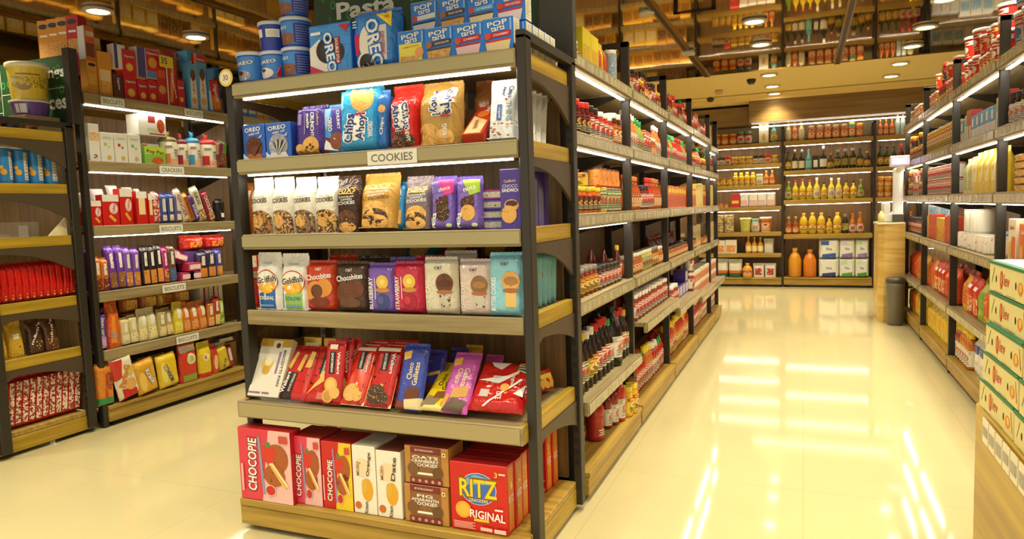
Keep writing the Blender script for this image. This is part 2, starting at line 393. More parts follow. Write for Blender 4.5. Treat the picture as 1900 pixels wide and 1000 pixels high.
# back wall shelving
BY_ = 10.93
B1Z = [.13, .49, .80, 1.17, 1.48, 1.79, 2.09]; B2Z = [.14, .76, 1.25, 1.67, 2.09]
bay((-1.5, BY_, 0), 0, 1.2, B1Z, dep=.33, rail=False, label='left bay of the back wall shelving with seven narrow levels', grp='back wall shelving bays', top=2.3, ledmin=.9, bh=.055, board=OAK)
bay((-.3, BY_, 0), 0, 1.18, B2Z, dep=.33, rail=False, label='middle bay of the back wall shelving with bottles of oil', grp='back wall shelving bays', top=2.3, ledmin=.9, bh=.06, board=OAK)
bay((.88, BY_, 0), 0, .6, B2Z, dep=.33, rail=False, label='right bay of the back wall shelving behind the weighing scale', grp='back wall shelving bays', top=2.3, ledmin=.9, bh=.06, board=OAK, endpost=True)
WHT = P('dfe2e0', .4)
bay((1.5, BY_-.05, 0), 0, 2.4, [.14, .6, .95, 1.3, 1.65, 2.0], dep=.36, label='white open cooler cabinet beyond the scale, seen in the mirror ceiling', grp=None, top=2.3, ledmin=.3, bh=.05, board=WHT, endpost=True, name='cooler_cabinet')
for k, x in enumerate((-4.93, -3.78, -2.64)):
    bay((x, BY_, 0), 0, 1.13, [.13, .8, 1.17, 1.52, 1.86, 2.15], dep=.33, label='%s bay of the back wall shelving hidden behind the sauce row' % ['leftmost', 'second', 'third'][k], grp='hidden back wall bays', top=2.3, ledmin=.9, bh=.055, board=OAK)
for k, y in enumerate((4.6, 6.1, 7.6)):
    bay((-7.4, y, 0), R(90), 1.49, [.13, .8, 1.2, 1.6, 2.0], dep=.4, label='%s bay of the far left wall shelving seen in the mirror ceiling' % ['nearest', 'middle', 'farthest'][k], grp='far left wall bays', top=2.4, ledmin=.7, bh=.06, board=OAK)
tag(G().box(-.7, 1.45, 10.905, 10.92, 2.315, 2.33, EM((1, .97, .9), 9)).make('cove_light_strip'), 'long white light strip under the wooden fascia over the back shelves', 'light')

# ---------------------------------------------------------------- green header boards
GRN = MIX(['142c18', '1c4022', '26582c'], 7, .5)
def header(loc, w, h, texts, label, lines=()):
    g = G().box(0, w, 0, .02, 0, h, GRN)
    for (x0, z0, x1, z1) in lines: g.box(x0, x1, -.0015, -.0005, z0, z1, P('c9d4b0', .5))
    rr = random.Random(3)
    for k in range(int(26*w)):
        x = rr.uniform(.04, w-.04); z = rr.uniform(.04, h-.04); r = rr.uniform(.008, .02)
        g.add([(x+r*math.cos(a), -.0012, z+r*1.3*math.sin(a)) for a in [i*math.pi/6 for i in range(12)]] + [(x+.55*r*math.cos(a), -.0012, z+.8*r*math.sin(a)) for a in [i*math.pi/6 for i in range(12)]],
              [(i, (i+1) % 12, (i+1) % 12+12, i+12) for i in range(12)], P('3f8a40', .5))
    for (t, x, z, L, hh) in texts:
        vs, fs = text_geo(t, .03); g.add([(x+a*L, -.003, z+b*hh) for a, b in vs], fs, P('ece9dc', .5))
    o = g.make('header_board', loc=loc)
    return tag(o, label, 'sign')
header((-2.08, 2.742, 1.84), 1.09, .50, [('Pasta', .279, .327, .31, .075)], 'dark green header board with white lettering behind the cookie display top')
header((-5.05, 2.888, 1.84), 1.1, .39, [('dressings', .87, .29, .42, .085), ('sauces', .92, .115, .32, .062), ('s', .38, .3, .04, .06)], 'dark green header board reading sauces above the leftmost end display', lines=[(.5, .205, 1.08, .209), (.5, .02, .504, .37), (0, .1, .5, .104)])
tag(G().cbox(-3.95, -3.9, 2.86, 2.92, 1.83, 2.26, DARK).make('header_post'), 'black post end closing the green board over the biscuit row', 'post')
tag(G().cbox(-.975, -.835, 2.71, 2.755, 1.84, 2.5, P('3a3830', .4)).make('header_post'), 'tall dark panel post rising behind the cookie display corner', 'post')
st = G().lathe([(.034, 0), (.034, .003)], P('e9c23a', .5), 24); st.lathe([(.026, .003), (.026, .004)], P('f0ead2', .5), 24); vs, fs = text_geo('30', .01); st.add([(a*.026, b*.022, .0045) for a, b in vs], fs, P('8a4a10'))
so = st.make('round_sticker', loc=(EX-.02, EY-.008, 1.80)); so.rotation_euler = (R(90), 0, 0); tag(so, 'round yellow and white sticker on the black post of cookie display', 'sticker')

# ---------------------------------------------------------------- kiosk and scale
MARB = MIX(['c8a250', 'd8b96c'], 2.2, .3, (1, 1, 9))
kx0, kx1, ky = .69, .925, 7.9
KO = (kx0, ky+.3, 0)
g = G(); g.prism([(kx0+.05, ky), (kx1, ky), (kx1, ky+.5), (kx0, ky+.5), (kx0, ky+.05)], 0, .98, 'z', MARB)
k = g.make('service_counter'); tag(k, 'marbled yellow stone pedestal counter at far end of the right-hand row', 'counter')
gg = G().cbox(kx0-.01, kx1, ky-.01, ky+.5, .981, 1.0, P('e8d9a8', .2), .004); gg.make('countertop', k)
g = G().cbox(.735, .92, ky+.1, ky+.36, 1.0015, 1.09, P('e4e2dc', .4), .01).cbox(.735, .80, ky+.1, ky+.3, 1.08, 1.2, P('dedcd4', .4), .012); s = g.make('weighing_scale'); tag(s, 'white weighing scale with tall column and violet display on stone counter', 'scale')
G().cbox(.81, .915, ky+.12, ky+.34, 1.092, 1.102, P('b8b4a8', .25, 1), .004).make('weighing_pan', s)
G().cbox(.815, .905, ky+.03, ky+.08, 1.0015, 1.535, P('eeeeee', .35), .01).make('column', s)
G().cbox(.81, .91, ky+.02, ky+.029, 1.005, 1.08, P('4a443a', .4), .002).make('column_foot', s)
G().cbox(.75, .922, ky-.3, ky-.24, 1.535, 1.64, P('e8e6e0', .35), .01).cbox(.84, .88, ky-.25, ky+.07, 1.5, 1.54, P('e8e6e0', .35), .004).make('display_housing', s)
G().box(.77, .915, ky-.304, ky-.3005, 1.555, 1.615, EM((.2, .13, .85), 1.0)).make('display_screen', s)
g = G().lathe([(.028, 1.001), (.03, 1.05), (.026, 1.09), (.012, 1.1), (.012, 1.115)], P('e2cf8e', .4), 12, .715, ky+.06); tag(g.make('small_bottle'), 'small pale bottle on stone counter left of the scale', 'bottle')
g = G().lathe([(.062, 0), (.075, .02), (.08, .38), (.085, .42)], P('6f6a5c', .4), 20, .83, ky-.12); b_ = g.make('waste_bin'); tag(b_, 'slim grey waste bin standing in front of the stone counter', 'bin')
G().lathe([(.088, .42), (.09, .45), (.07, .47), (.02, .475)], P('4c473c', .4), 20, .83, ky-.12).make('lid', b_)

# ---------------------------------------------------------------- promotion table with cartons
CW = WOOD('c09c30', '9c7a1c', 'y', .35, 1.6)
tx, ty0, ty1, tz = .56, 1.3, 2.86, .522
g = G().cbox(tx, tx+.34, ty0, ty1, 0, tz-.0, CW, .004); t_ = g.make('promotion_table'); tag(t_, 'wood-veneered promotion table stacked with printed fruit cartons, right foreground', 'table')
g = G(); 
for i in range(14): g.box(tx-.012, tx-.009, 2.62-.085*i, 2.695-.085*i, tz-.085, tz-.005, P('e6dcbc', .3)); g.box(tx-.0135, tx-.012, 2.63-.085*i, 2.685-.085*i, tz-.06-(i % 3)*.004, tz-.03, MIX(['e6dcbc', '9a9484', 'f0e6cc'], 220, .4))
g.make('ticket_strip', t_)
CAR = P('e4d690', .55); CGR = P('2f7a4e', .5); CRD = P('c2401e', .5); COR = P('e08a2c', .5); HOLE = P('241608', .8)
def carton():
    # local: long side faces -Y, length .40, depth .29, height .095
    g = G(); L, D, hh = .40, .29, .096
    g.cbox(0, L, 0, D, 0, hh, CAR, .002)
    def art(u, v, ru, rv, mat, k=1):
        n = 14; g.add([(u+ru*math.cos(i*2*math.pi/n), -.0006*k, v+rv*math.sin(i*2*math.pi/n)) for i in range(n)], [tuple(range(n))], mat)
    art(.085, .045, .007, .012, HOLE); art(.30, .045, .007, .012, HOLE)
    art(.145, .047, .017, .03, CRD); art(.148, .05, .01, .018, COR, 2); art(.345, .04, .025, .02, COR); art(.352, .044, .014, .013, P('f0c050', .5), 2)
    vs, fs = text_geo('lev', .015); g.add([(.203+a*.062, -.0006, .05+b*.038) for a, b in vs], fs, CRD)
    g.add([(.03, -.0006, .03), (.034, -.0006, .028), (.066, -.0006, .078), (.062, -.0006, .082)], [(0, 1, 2, 3)], P('7a7446', .5))
    g.add([(.375, -.0006, .08), (.38, -.0006, .08), (.398, -.0006, .02), (.39, -.0006, .02)], [(0, 1, 2, 3)], CRD)
    for x in (.06, .2): g.add([(x, -.0006, .004), (x+.1, -.0006, .004), (x+.1, -.0006, .007), (x, -.0006, .007)], [(0, 1, 2, 3)], P('9a9466', .5))
    g.add([(L+.0006, .1, .03), (L+.0006, .15, .03), (L+.0006, .15, .07), (L+.0006, .1, .07)], [(0, 1, 2, 3)], CRD)
    o = g.make('fruit_carton', link=False)
    l = G().cbox(-.002, L+.002, -.002, D+.002, hh-.006, hh+.004, CGR, .001); l.box(.012, L-.012, .012, D-.012, hh+.004, hh+.0055, P('e9e3c4', .5)); lo = l.make('carton_lid', link=False)
    lo.parent = o
    return o
def copy_tree(o, parent=None, link=True):
    c = o.copy(); COL.objects.link(c); c.parent = parent
    for ch in o.children: copy_tree(ch, c)
    return c
_kids = {}
def kids(o): return _kids.get(o.name, [])
CA = carton(); CAL = bpy.data.objects["carton_lid"]
lev = ['bottom', 'second', 'third', 'fourth', 'top']
n_ = 0
for lv in range(5):
    for (row, x) in ((0, tx+.004), ):
        ys = {0: [2.83, 2.41, 1.98], 1: [2.79, 2.365, 1.94], 2: [2.76, 2.335, 1.91], 3: [2.77, 2.345, 1.92], 4: [2.775, 2.35, 1.92]}[lv]
        for j, y in enumerate(ys):
            c = CA.copy(); COL.objects.link(c); l = CAL.copy(); COL.objects.link(l); l.parent = c
            c.location = (x+.01*(lv > 2)+.004*j, y, tz+.001+lv*.1022); c.rotation_euler = (0, 0, R(-90)+R((.8, -1, .5)[j]))
            tag(c, 'cream fruit carton with green lid, %s layer, %s from the far end of the table' % (lev[lv], ORD[j+1]), 'carton', 'fruit cartons on the promotion table')
# ---------------------------------------------------------------- goods: builders
def obj_from(name, me, parent=None):
    o = bpy.data.objects.new(name, me); COL.objects.link(o)
    if parent: o.parent = parent
    return o
class Proto:
    """a thing: its own mesh and the meshes of its parts"""
    def __init__(s, name, g, parts=()):
        s.name = name; s.me = g.make(name, link=False).data; s.parts = [(n, p.make(n, link=False).data) for n, p in parts]
        xs = [v[0] for v in g.v]; s.w = max(xs)-min(xs); s.h = max(v[2] for v in g.v)
        for n, p in parts: s.h = max(s.h, max([v[2] for v in p.v] or [0]))
        ys = [v[1] for v in g.v]; s.d = max(ys)-min(ys)
REG = []; PN = [0]
SKIP = {565,566,567,568,569,570,571,572,573,574,575,576,577,579,580,581,582,583,584,585,586,587,588,589,591,609,610,611,612,613,614,615,616,617,618,619,620,621,687,688,689,690,691,692,697,713,714,715,716,717,718,719,733,734,735,736,737,738,739,756,757,758,759,760,761,762,769,770,771,796,797,798,799,800,801,802,803,806,809,833,834,836,837,838,839,840,841,842,1090,1091,1092,1093,1094,1095,1096,1104,1105,1106,1107,1108,1109,1124,1125,1141,1142,1143,1144,1145,1146,1147,1167,1168,1169,1170,1171,1172,1173,1174}   # goods wholly hidden behind the front rows
def put(pr, loc, rz=0, lean=0, roll=0, sc=(1, 1, 1), desc='', place='', cat='', axis=None, group=None, parts=True):
    PN[0] += 1
    if PN[0] in SKIP: return None
    loc = Vector(loc)
    if lean > 0: loc.z += pr.d*math.sin(R(lean))
    if roll: loc.z += abs(math.sin(R(roll)))*pr.w*sc[0]/2
    o = obj_from(pr.name, pr.me); o.rotation_mode = 'YXZ'; o.location = loc; o.rotation_euler = (R(-lean), R(roll), rz); o.scale = sc
    if parts:
        for n, me in pr.parts: obj_from(n, me, o)
    REG.append((o, desc, place, cat, axis, group, PN[0])); return o
def ordn(i): return ORD[i]
def plural(c): return {'box': 'boxes', 'canned food': 'cans', 'pouch': 'pouches'}.get(c, c+'s')
def finalize():
    global LONG, REG
    LONG = []
    d = {}
    for r in REG: d.setdefault((r[1], r[2]), []).append(r)
    for (desc, place), rs in d.items():
        ax = rs[0][4]
        if ax is not None: rs.sort(key=lambda r: r[0].location['xyz'.index(ax[-1])]*(-1 if ax[0] == '-' else 1))
        for i, r in enumerate(rs):
            o = r[0]
            if ax is None or len(rs) == 1: o['label'] = (desc + (', ' + place if place else '')).strip()
            else: o['label'] = '%s, %s from %s, %s' % (desc, ordn(i+1), 'left end' if ax == 'x' else 'far end' if ax[0] == '-' else 'near end', place)
            o['category'] = r[3]
            if len(o['label'].split()) > 16: LONG.append(o['label'])
            if r[5]: o['group'] = r[5]
            elif len(rs) > 1: o['group'] = '%s, %s' % (plural(desc), place)

# surfaces that printing is laid on: fn(u, v, lift) -> point, u and v run 0..1 over the face
def flat(w, h, y=0): return lambda u, v, l: ((u-.5)*w, y-l, v*h)
def side(w, h, d): return lambda u, v, l: (w/2+l, u*d, v*h)
def bagsurf(w, h, d, kind='pillow', sgn=-1, sd=0):
    def f(u, v, l):
        cu = min(1, max(0, u)); cv = min(1, max(0, v)); a = abs(2*cu-1); b = 2*cv-1
        if kind == 'pillow':
            t = d/2*(max(0, 1-a**3.2))**.62*(max(0, 1-abs(b)**6))**.8; ww = 1-.05*(1-abs(b)**4)
        elif kind == 'gusset':
            k = min(1, max(0, (1-cv)/.34)); k = k*k*(3-2*k)
            t = d/2*(max(0, 1-a**7))**.45*(.06+.94*k)*(.9+.1*min(1, cv/.1)); ww = 1-.04*k
        else:   # brick: a wrapped block with square shoulders
            t = d/2*(max(0, 1-a**14))**.4*(max(0, 1-abs(b)**22))**.6; ww = 1
        wr = .05*d*(math.sin(9*u+5*v+sd)*math.sin(7*v-3*u+1.7*sd)+.5*math.sin(23*u+11*v+sd))*(1-a**4) if kind != 'brick' else .02*d*math.sin(13*u+9*v+sd)
        return ((cu-.5)*w*ww, d/2+sgn*(t+wr*.8+l), cv*h+(0 if kind != 'gusset' else 0))
    return f
def grid(g, fn, mat, u0=0, u1=1, v0=0, v1=1, nu=10, nv=14, lift=0, flip=False, smooth=True):
    vs = [fn(u0+(u1-u0)*i/nu, v0+(v1-v0)*j/nv, lift) for j in range(nv+1) for i in range(nu+1)]
    fs = []
    for j in range(nv):
        for i in range(nu):
            a = j*(nu+1)+i; q = (a, a+1, a+nu+2, a+nu+1); fs.append(q if not flip else tuple(reversed(q)))
    return g.add(vs, fs, mat, smooth)
COOK = MIX(['c98a3c', 'e0ab5a', 'a96a2a'], 90, .5); CHIP = MIX(['c88b42', '3a2010', 'dca85c'], 120, .5); CHOC = MIX(['4a2412', '6b3a1e', '30170b'], 80, .35)
WAF = MIX(['e2b365', 'c98f40'], 60, .5)
def art(g, fn, items, w, h, curved=False, base=.0006, step=.0004):
    lv = 0
    for it in items:
        k = it[0]; lf = base+lv*step; lv += 1
        if k == 'r':
            _, u0, v0, u1, v1, m = it
            grid(g, fn, m, u0, u1, v0, v1, *( (max(2, int(10*(u1-u0))), max(2, int(14*(v1-v0)))) if curved else (1, 1)), lift=lf, smooth=curved)
        elif k in 'de':
            u, v, ru, m = it[1], it[2], it[3], it[4 if k == 'd' else 5]
            rv = ru*w/h*(it[5] if k == 'd' and len(it) > 5 else 1) if k == 'd' else it[4]
            n = 20; pts = [(u, v)] + [(u+ru*.55*math.cos(i*2*math.pi/n), v+rv*.55*math.sin(i*2*math.pi/n)) for i in range(n)] + [(u+ru*math.cos(i*2*math.pi/n), v+rv*math.sin(i*2*math.pi/n)) for i in range(n)]
            fs = [(0, 1+i, 1+(i+1) % n) for i in range(n)] + [(1+i, 1+n+i, 1+n+(i+1) % n, 1+(i+1) % n) for i in range(n)]
            g.add([fn(a, b, lf) for a, b in pts], fs, m)
        elif k == 'p':
            pts, m = it[1], it[2]
            if len(pts) == 4 and curved:
                A, B, C, D = pts; q = lambda s, t: (A[0]*(1-s)*(1-t)+B[0]*s*(1-t)+C[0]*s*t+D[0]*(1-s)*t, A[1]*(1-s)*(1-t)+B[1]*s*(1-t)+C[1]*s*t+D[1]*(1-s)*t)
                grid(g, lambda s, t, l: fn(*q(s, t), l), m, 0, 1, 0, 1, 6, 6, lift=lf)
            else:
                cx = sum(p[0] for p in pts)/len(pts); cy = sum(p[1] for p in pts)/len(pts); n = len(pts)
                g.add([fn(cx, cy, lf)]+[fn(a, b, lf) for a, b in pts], [(0, 1+i, 1+(i+1) % n) for i in range(n)], m)
        elif k == 't':
            s_, u, v, L, hh, m = it[1:7]; rot = it[7] if len(it) > 7 else 0; off = it[8] if len(it) > 8 else .012
            vs, fs = text_geo(s_, off); c, sn = math.cos(R(rot)), math.sin(R(rot)); vert = abs(sn) > .7
            LL, HH = (L*h, hh*w) if vert else (L*w, hh*h)
            out = []
            for a, b in vs:
                x, z = a*LL, b*HH; out.append(fn(u+(x*c-z*sn)/w, v+(x*sn+z*c)/h, lf))
            g.add(out, fs, m)
    return g
def T(s, u, v, L, hh, m, rot=0, out=None, ow=.05, off=.02):
    """lettering, with an outline in another colour when out is given"""
    r = []
    if out: r.append(('t', s, u, v, L*1.05, hh*1.22, out, rot, ow))
    return r+[('t', s, u, v, L, hh, m, rot, off)]
def small_print(u0, u1, v0, v1, n, m):
    return [('r', u0, v0+(v1-v0)*i/n, u1-(.12*(u1-u0) if i % 2 else 0), v0+(v1-v0)*(i+.45)/n, m) for i in range(n)]
def seal(g, w, h, z, hh, d, mat, y=None):
    """crimped end fin"""
    y = d/2 if y is None else y; n = 16; vs = []
    for i in range(n+1):
        x = -w/2+w*i/n; vs += [(x, y-.0012+.001*(i % 2), z), (x, y-.0012+.001*(i % 2), z+hh+(.002 if i % 2 else 0))]
    fs = [(2*i, 2*i+2, 2*i+3, 2*i+1) for i in range(n)]
    return g.add(vs, fs, mat)
def bag(name, w, h, d, mat, items=(), kind='pillow', back=None, sd=0, sealmat=None):
    g = G(); f = bagsurf(w, h, d, kind, -1, sd); b = bagsurf(w, h, d, kind, 1, sd)
    grid(g, f, mat); grid(g, b, back or mat, flip=True)
    if kind == 'gusset': g.box(-w*.48, w*.48, d*.06, d*.94, 0, .003, mat)
    art(g, f, items, w, h, True, base=.0012)
    fin = G(); fh = .012 if h > .12 else .008
    seal(fin, w*.97, h, h-.003, fh, d, sealmat or mat)
    if kind != 'gusset': seal(g, w*.9, h, 0, .004, d, sealmat or mat)
    return Proto(name, g, [('crimped_seal', fin)])
def carton_box(name, w, h, d, mat, items=(), sidemat=None, topmat=None, sideitems=()):
    g = G().cbox(-w/2, w/2, 0, d, 0, h, mat, min(.0015, w*.03))
    if sidemat: g.add([(w/2+.0004, .002, .002), (w/2+.0004, d-.002, .002), (w/2+.0004, d-.002, h-.002), (w/2+.0004, .002, h-.002)], [(0, 1, 2, 3)], sidemat); g.add([(-w/2-.0004, .002, .002), (-w/2-.0004, d-.002, .002), (-w/2-.0004, d-.002, h-.002), (-w/2-.0004, .002, h-.002)], [(3, 2, 1, 0)], sidemat)
    if topmat: g.add([(-w/2+.002, .002, h+.0004), (w/2-.002, .002, h+.0004), (w/2-.002, d-.002, h+.0004), (-w/2+.002, d-.002, h+.0004)], [(0, 1, 2, 3)], topmat)
    art(g, flat(w, h), items, w, h)
    if sideitems: art(g, side(w, h, d), sideitems, d, h)
    fl = G().box(-w/2+.0015, w/2-.0015, d*.42, d*.44, h-.0002, h+.0009, P('8a7a5a', .6)).cbox(-w/2+.0012, w/2-.0012, .001, d*.42, h, h+.0012, topmat or mat, .0004)
    return Proto(name, g, [('top_flap', fl)])
PROF = {
 'jar': ([(.93, 0), (1, .04), (1, .7), (.9, .79), (.86, .84)], [(.92, .83), (.94, .85), (.94, .985), (.9, 1)], (.12, .66)),
 'sauce': ([(.9, 0), (1, .02), (1, .52), (.86, .62), (.42, .75), (.36, .86)], [(.42, .855), (.44, .87), (.42, .99), (.38, 1)], (.1, .5)),
 'soy': ([(.92, 0), (1, .02), (1, .1), (.96, .14), (1, .18), (1, .56), (.75, .7), (.42, .8), (.4, .87)], [(.52, .86), (.54, .88), (.54, .99), (.5, 1)], (.18, .52)),
 'squeeze': ([(.85, 0), (.96, .04), (.84, .3), (.96, .55), (1, .66), (.8, .76), (.46, .8)], [(.6, .8), (.6, .9), (.52, .99), (.45, 1)], (.08, .5)),
 'nozzle': ([(.9, 0), (1, .03), (1, .6), (.8, .72), (.5, .78)], [(.55, .78), (.5, .84), (.2, .9), (.1, 1)], (.1, .55)),
 'oil': ([(.93, 0), (1, .02), (1, .5), (.88, .6), (.4, .72), (.33, .8), (.33, .9)], [(.38, .89), (.4, .9), (.4, .99), (.36, 1)], (.12, .46)),
 'can': ([(.97, 0), (1, .02), (1, .93), (.97, .95)], [(.99, .95), (1, .96), (1, .99), (.92, 1)], (.08, .9)),
 'tub': ([(.82, 0), (.84, .02), (.97, .88), (.97, .9)], [(1.03, .88), (1.05, .9), (1.05, .985), (1, 1)], (.1, .84)),
 'jug': ([(.85, 0), (1, .03), (1, .6), (.7, .78), (.35, .86), (.34, .9)], [(.4, .89), (.42, .9), (.42, .99), (.38, 1)], (.15, .5)),
}
def vessel(name, kind, r, h, body, cap, label=None, n=14, items=(), lab=None, sx=1, sy=1, capname=None):
    bp, cp, lr = PROF[kind]; lr = lab or lr
    g = G().lathe([(a*r, b*h) for a, b in bp], body, n, sx=sx, sy=sy)
    parts = [(capname or ('lid' if kind in ('jar', 'can', 'tub') else 'cap'), G().lathe([(a*r, b*h) for a, b in cp], cap, n, sx=sx, sy=sy))]
    if label:
        def rad(z):
            q = z/h
            for (r0, z0), (r1, z1) in zip(bp, bp[1:]):
                if z0 <= q <= z1: return r*(r0+(r1-r0)*(q-z0)/max(1e-6, z1-z0))
            return r
        z0, z1 = lr[0]*h, lr[1]*h
        lg = G(); fn = lambda u, v, l: ((rad(z0+(z1-z0)*v)+.0009+l)*math.cos(-math.pi/2+(u-.5)*math.pi*1.9)*sx, (rad(z0+(z1-z0)*v)+.0009+l)*math.sin(-math.pi/2+(u-.5)*math.pi*1.9)*sy, z0+(z1-z0)*v)
        grid(lg, fn, label, 0, 1, 0, 1, 16, 4 if n > 10 else 2)
        if items:
            fn2 = lambda u, v, l: fn(.5+(u-.5)*.38, v, l)
            art(lg, fn2, items, r*2.2, z1-z0, True)
        parts.append(('label', lg))
    return Proto(name, g, parts)
LINE = P('8a8478', .5)
# ---------------------------------------------------------------- goods on the cookie display
def proj(p):
    d = Vector(p)-EYE; k = d.dot(FW); return 950+FPX*d.dot(RT)/k, 500-FPX*d.dot(UP)/k
def E(fn, bl, br, top, z, Y=None, d=.05, lean=0, roll=0, desc='', place='', cat='package', sink=0, group=None, maxh=None, rz=0):
    """stand a pack on the shelf at height z between the rays through pixel columns bl and br"""
    Y = EY+.03 if Y is None else Y
    x = unp(bl, 500, 'y', Y).x
    for _ in range(4): yb = proj((x, Y, z))[1]; x0 = unp(bl, yb, 'y', Y).x; x = x0
    x1 = unp(br, proj((x0+.1, Y, z))[1], 'y', Y).x; w = x1-x0
    if lean == 'auto':
        q = unp(top[0], top[1], 'x', x0); dy, dz = q.y-Y, q.z-z; h = math.hypot(dy, dz); lean = math.degrees(math.atan2(dy, dz))
    else:
        t = top[1] if isinstance(top, tuple) else top
        h = (unp((bl+br)/2, t, 'y', Y).z-z)/math.cos(R(lean))
    if maxh: h = min(h, maxh)
    pr = fn(w*.985, h, d)
    loc = Vector(((x0+x1)/2, Y, z+.001+ (0 if lean == 0 else .0)))
    put(pr, loc, rz=rz, lean=lean, roll=roll, desc=desc, place=place, cat=cat, group=group)
    return pr, loc, w, h, lean
WH = P('f4f1ea', .5); BK = P('1c1a18', .5); RED = P('c8161c', .4); YEL = P('f2cf1e', .4); NAVY = P('1c2f7a', .4); BLU = P('2a72c8', .4); PINK = P('e0407a', .4)
OBL = FILM('2f7fd6'); DBL = P('24389a', .3); GRY = P('9a958c', .5); CRM = P('ece4cc', .5); BRN = P('4a2a18', .4)
S1, S2, S3, S4, S5, S6 = [z+.001 for z in ENDZ]
PL = ['top shelf, cookie display', 'second shelf, cookie display', 'third shelf, cookie display', 'fourth shelf, cookie display', 'fifth shelf, cookie display', 'base of cookie display']
# tubs
TB = P('2b46b4', .3)
def tubfn(items, lab=None, body=TB): return lambda w, h, d: vessel('snack_tub', 'tub', w/2/1.0, h, body, P('c9d2e0', .3), lab or P('3f86d8', .35), 20, items)
MILK = MIX(['e8e4e0', '9a9aa8', 'f6f4f2'], 60); 
logo = lambda s, v=.72: T(s, .5, v, .66, .16, WH, 6, NAVY, .06)
it_a = logo('OREO')+[('e', .45, .2, .3, .22, MILK), ('e', .4, .3, .12, .09, CHOC)]
it_b = logo('OREO')+[('e', .4, .22, .34, .24, MIX(['f0c8cc', 'e8e0e0', 'c8303a'], 50)), ('p', [(.6, 0), (1, 0), (1, .55)], RED), ('e', .36, .34, .1, .08, CHOC)]
it_c = [('t', 'OREO', .25, .75, .5, .14, WH, 0, .02), ('e', .4, .25, .4, .26, MIX(['6b3a24', '8a5636', '4a2414'], 60)), ('r', .72, .05, 1.4, .9, P('2a3a9c', .35))]+[('r', .78, .1+.11*i, 1.3, .15+.11*i, P('7a88c8', .4)) for i in range(7)]
it_d = [('r', .0, .5, .42, .86, WH), ('r', .56, .48, 1.0, .84, WH), ('r', .12, .05, .2, .32, WH)]+[('r', .6, .52+.045*i, .95, .53+.045*i, LINE) for i in range(6)]
for i, (a, b, t, it, de) in enumerate([(449, 494, 101, it_a, 'blue snack tub with milk splash, bottom left of the stack'), (492, 534, 99, it_b, 'blue snack tub with red corner, bottom middle of the stack'), (532, 577, 92, it_c, 'blue snack tub with brown print, bottom right of the stack')]):
    r = E(tubfn(it), a, b, t, S1, Y=EY+.075, desc=de, place=PL[0], cat='tub')
    th = r[3]
    if i == 0: continue
    x = r[1].x; zz = S1+th+.001
    p2 = vessel('snack_tub', 'tub', r[2]*.5, .112, TB, P('c9d2e0', .3), P('2a3a9c' if i == 1 else '3f86d8', .35), 20, it_d if i == 1 else it_c)
    put(p2, (x, EY+.075, zz), desc=['', 'dark blue snack tub turned to show white label panels', 'blue snack tub with brown print, middle of its stack'][i], place=PL[0], cat='tub')
    if i == 2: put(p2, (x-.004, EY+.078, zz+.113), desc='topmost blue snack tub of the tall stack', place=PL[0], cat='tub')
RB = P('3a93dd', .3)
def oreo1(w, h, d):
    it = [('r', .02, .02, .98, .98, FILM('3c8fe0')), ('p', [(.0, .55), (.25, .72), (.5, .4), (.5, .05), (.0, .02)], P('e9e4dc', .4)), ('e', .42, .45, .3, .27, P('e8e2d4', .4)), ('e', .46, .47, .3, .27, P('241c1a', .5)), ('e', .46, .47, .2, .18, P('3a302c', .6)), ('e', .72, .42, .12, .17, P('2a2220', .5)),
          ('r', .62, .18, .74, .72, P('a01828', .4)), ('p', [(0, 0), (.45, 0), (0, .2)], P('d01c58', .4)), ('p', [(.72, .95), (.99, .95), (.9, .8)], P('c8202c', .4))]
    it += T('OREO', .5, .42, .82, .2, WH, -82, P('2c7ad0', .4), .09) + T('DOUBLE STUF', .68, .44, .5, .07, WH, -87) + [('r', .06, .8, .3, .86, WH)]
    return carton_box('cookie_packet', w, h, d, FILM('2f7fd6'), it)
E(oreo1, 577, 655, 44, S1, Y=EY+.035, d=.06, desc='blue packet with large dark sandwich cookie print', place=PL[0])
def oreo2(w, h, d):
    it = [('e', .35, .45, .16, .28, P('ece6da', .4)), ('r', .62, .12, .8, .72, P('ddd8d0', .4)), ('r', .1, .25, .2, .6, P('c81c50', .4)), ('d', .33, .1, .2, P('ece6da', .4)), ('d', .35, .1, .17, P('2a2220', .5)), ('p', [(.6, .9), (.93, .93), (.92, .66)], YEL), ('t', 'SIZE', .84, .84, .1, .05, RED, 0)]
    it += T('OREO', .54, .42, .84, .26, WH, -83, P('2a70c8', .4), .1) + T('ORIGINAL', .73, .4, .42, .07, P('b83a58', .4), -86) + small_print(.06, .16, .72, .86, 3, WH)
    return bag('cookie_packet', w, h, d, OBL, it, 'brick', sd=2)
E(oreo2, 653, 738, 17, S1, Y=EY+.035, d=.11, desc='tall blue packet with yellow corner flash', place=PL[0])
put(bag('cookie_packet', .17, .27, .06, MIX(['e8b828', 'c83a1c', 'f0d860', 'e08a28'], 22, .25), [('r', .25, .74, .75, .86, RED)], 'gusset'), (-1.58, EY+.24, S1), desc='yellow and red bag rising behind the tall blue packet', place=PL[0], cat='package')
PBL = P('2c7fe0', .4)
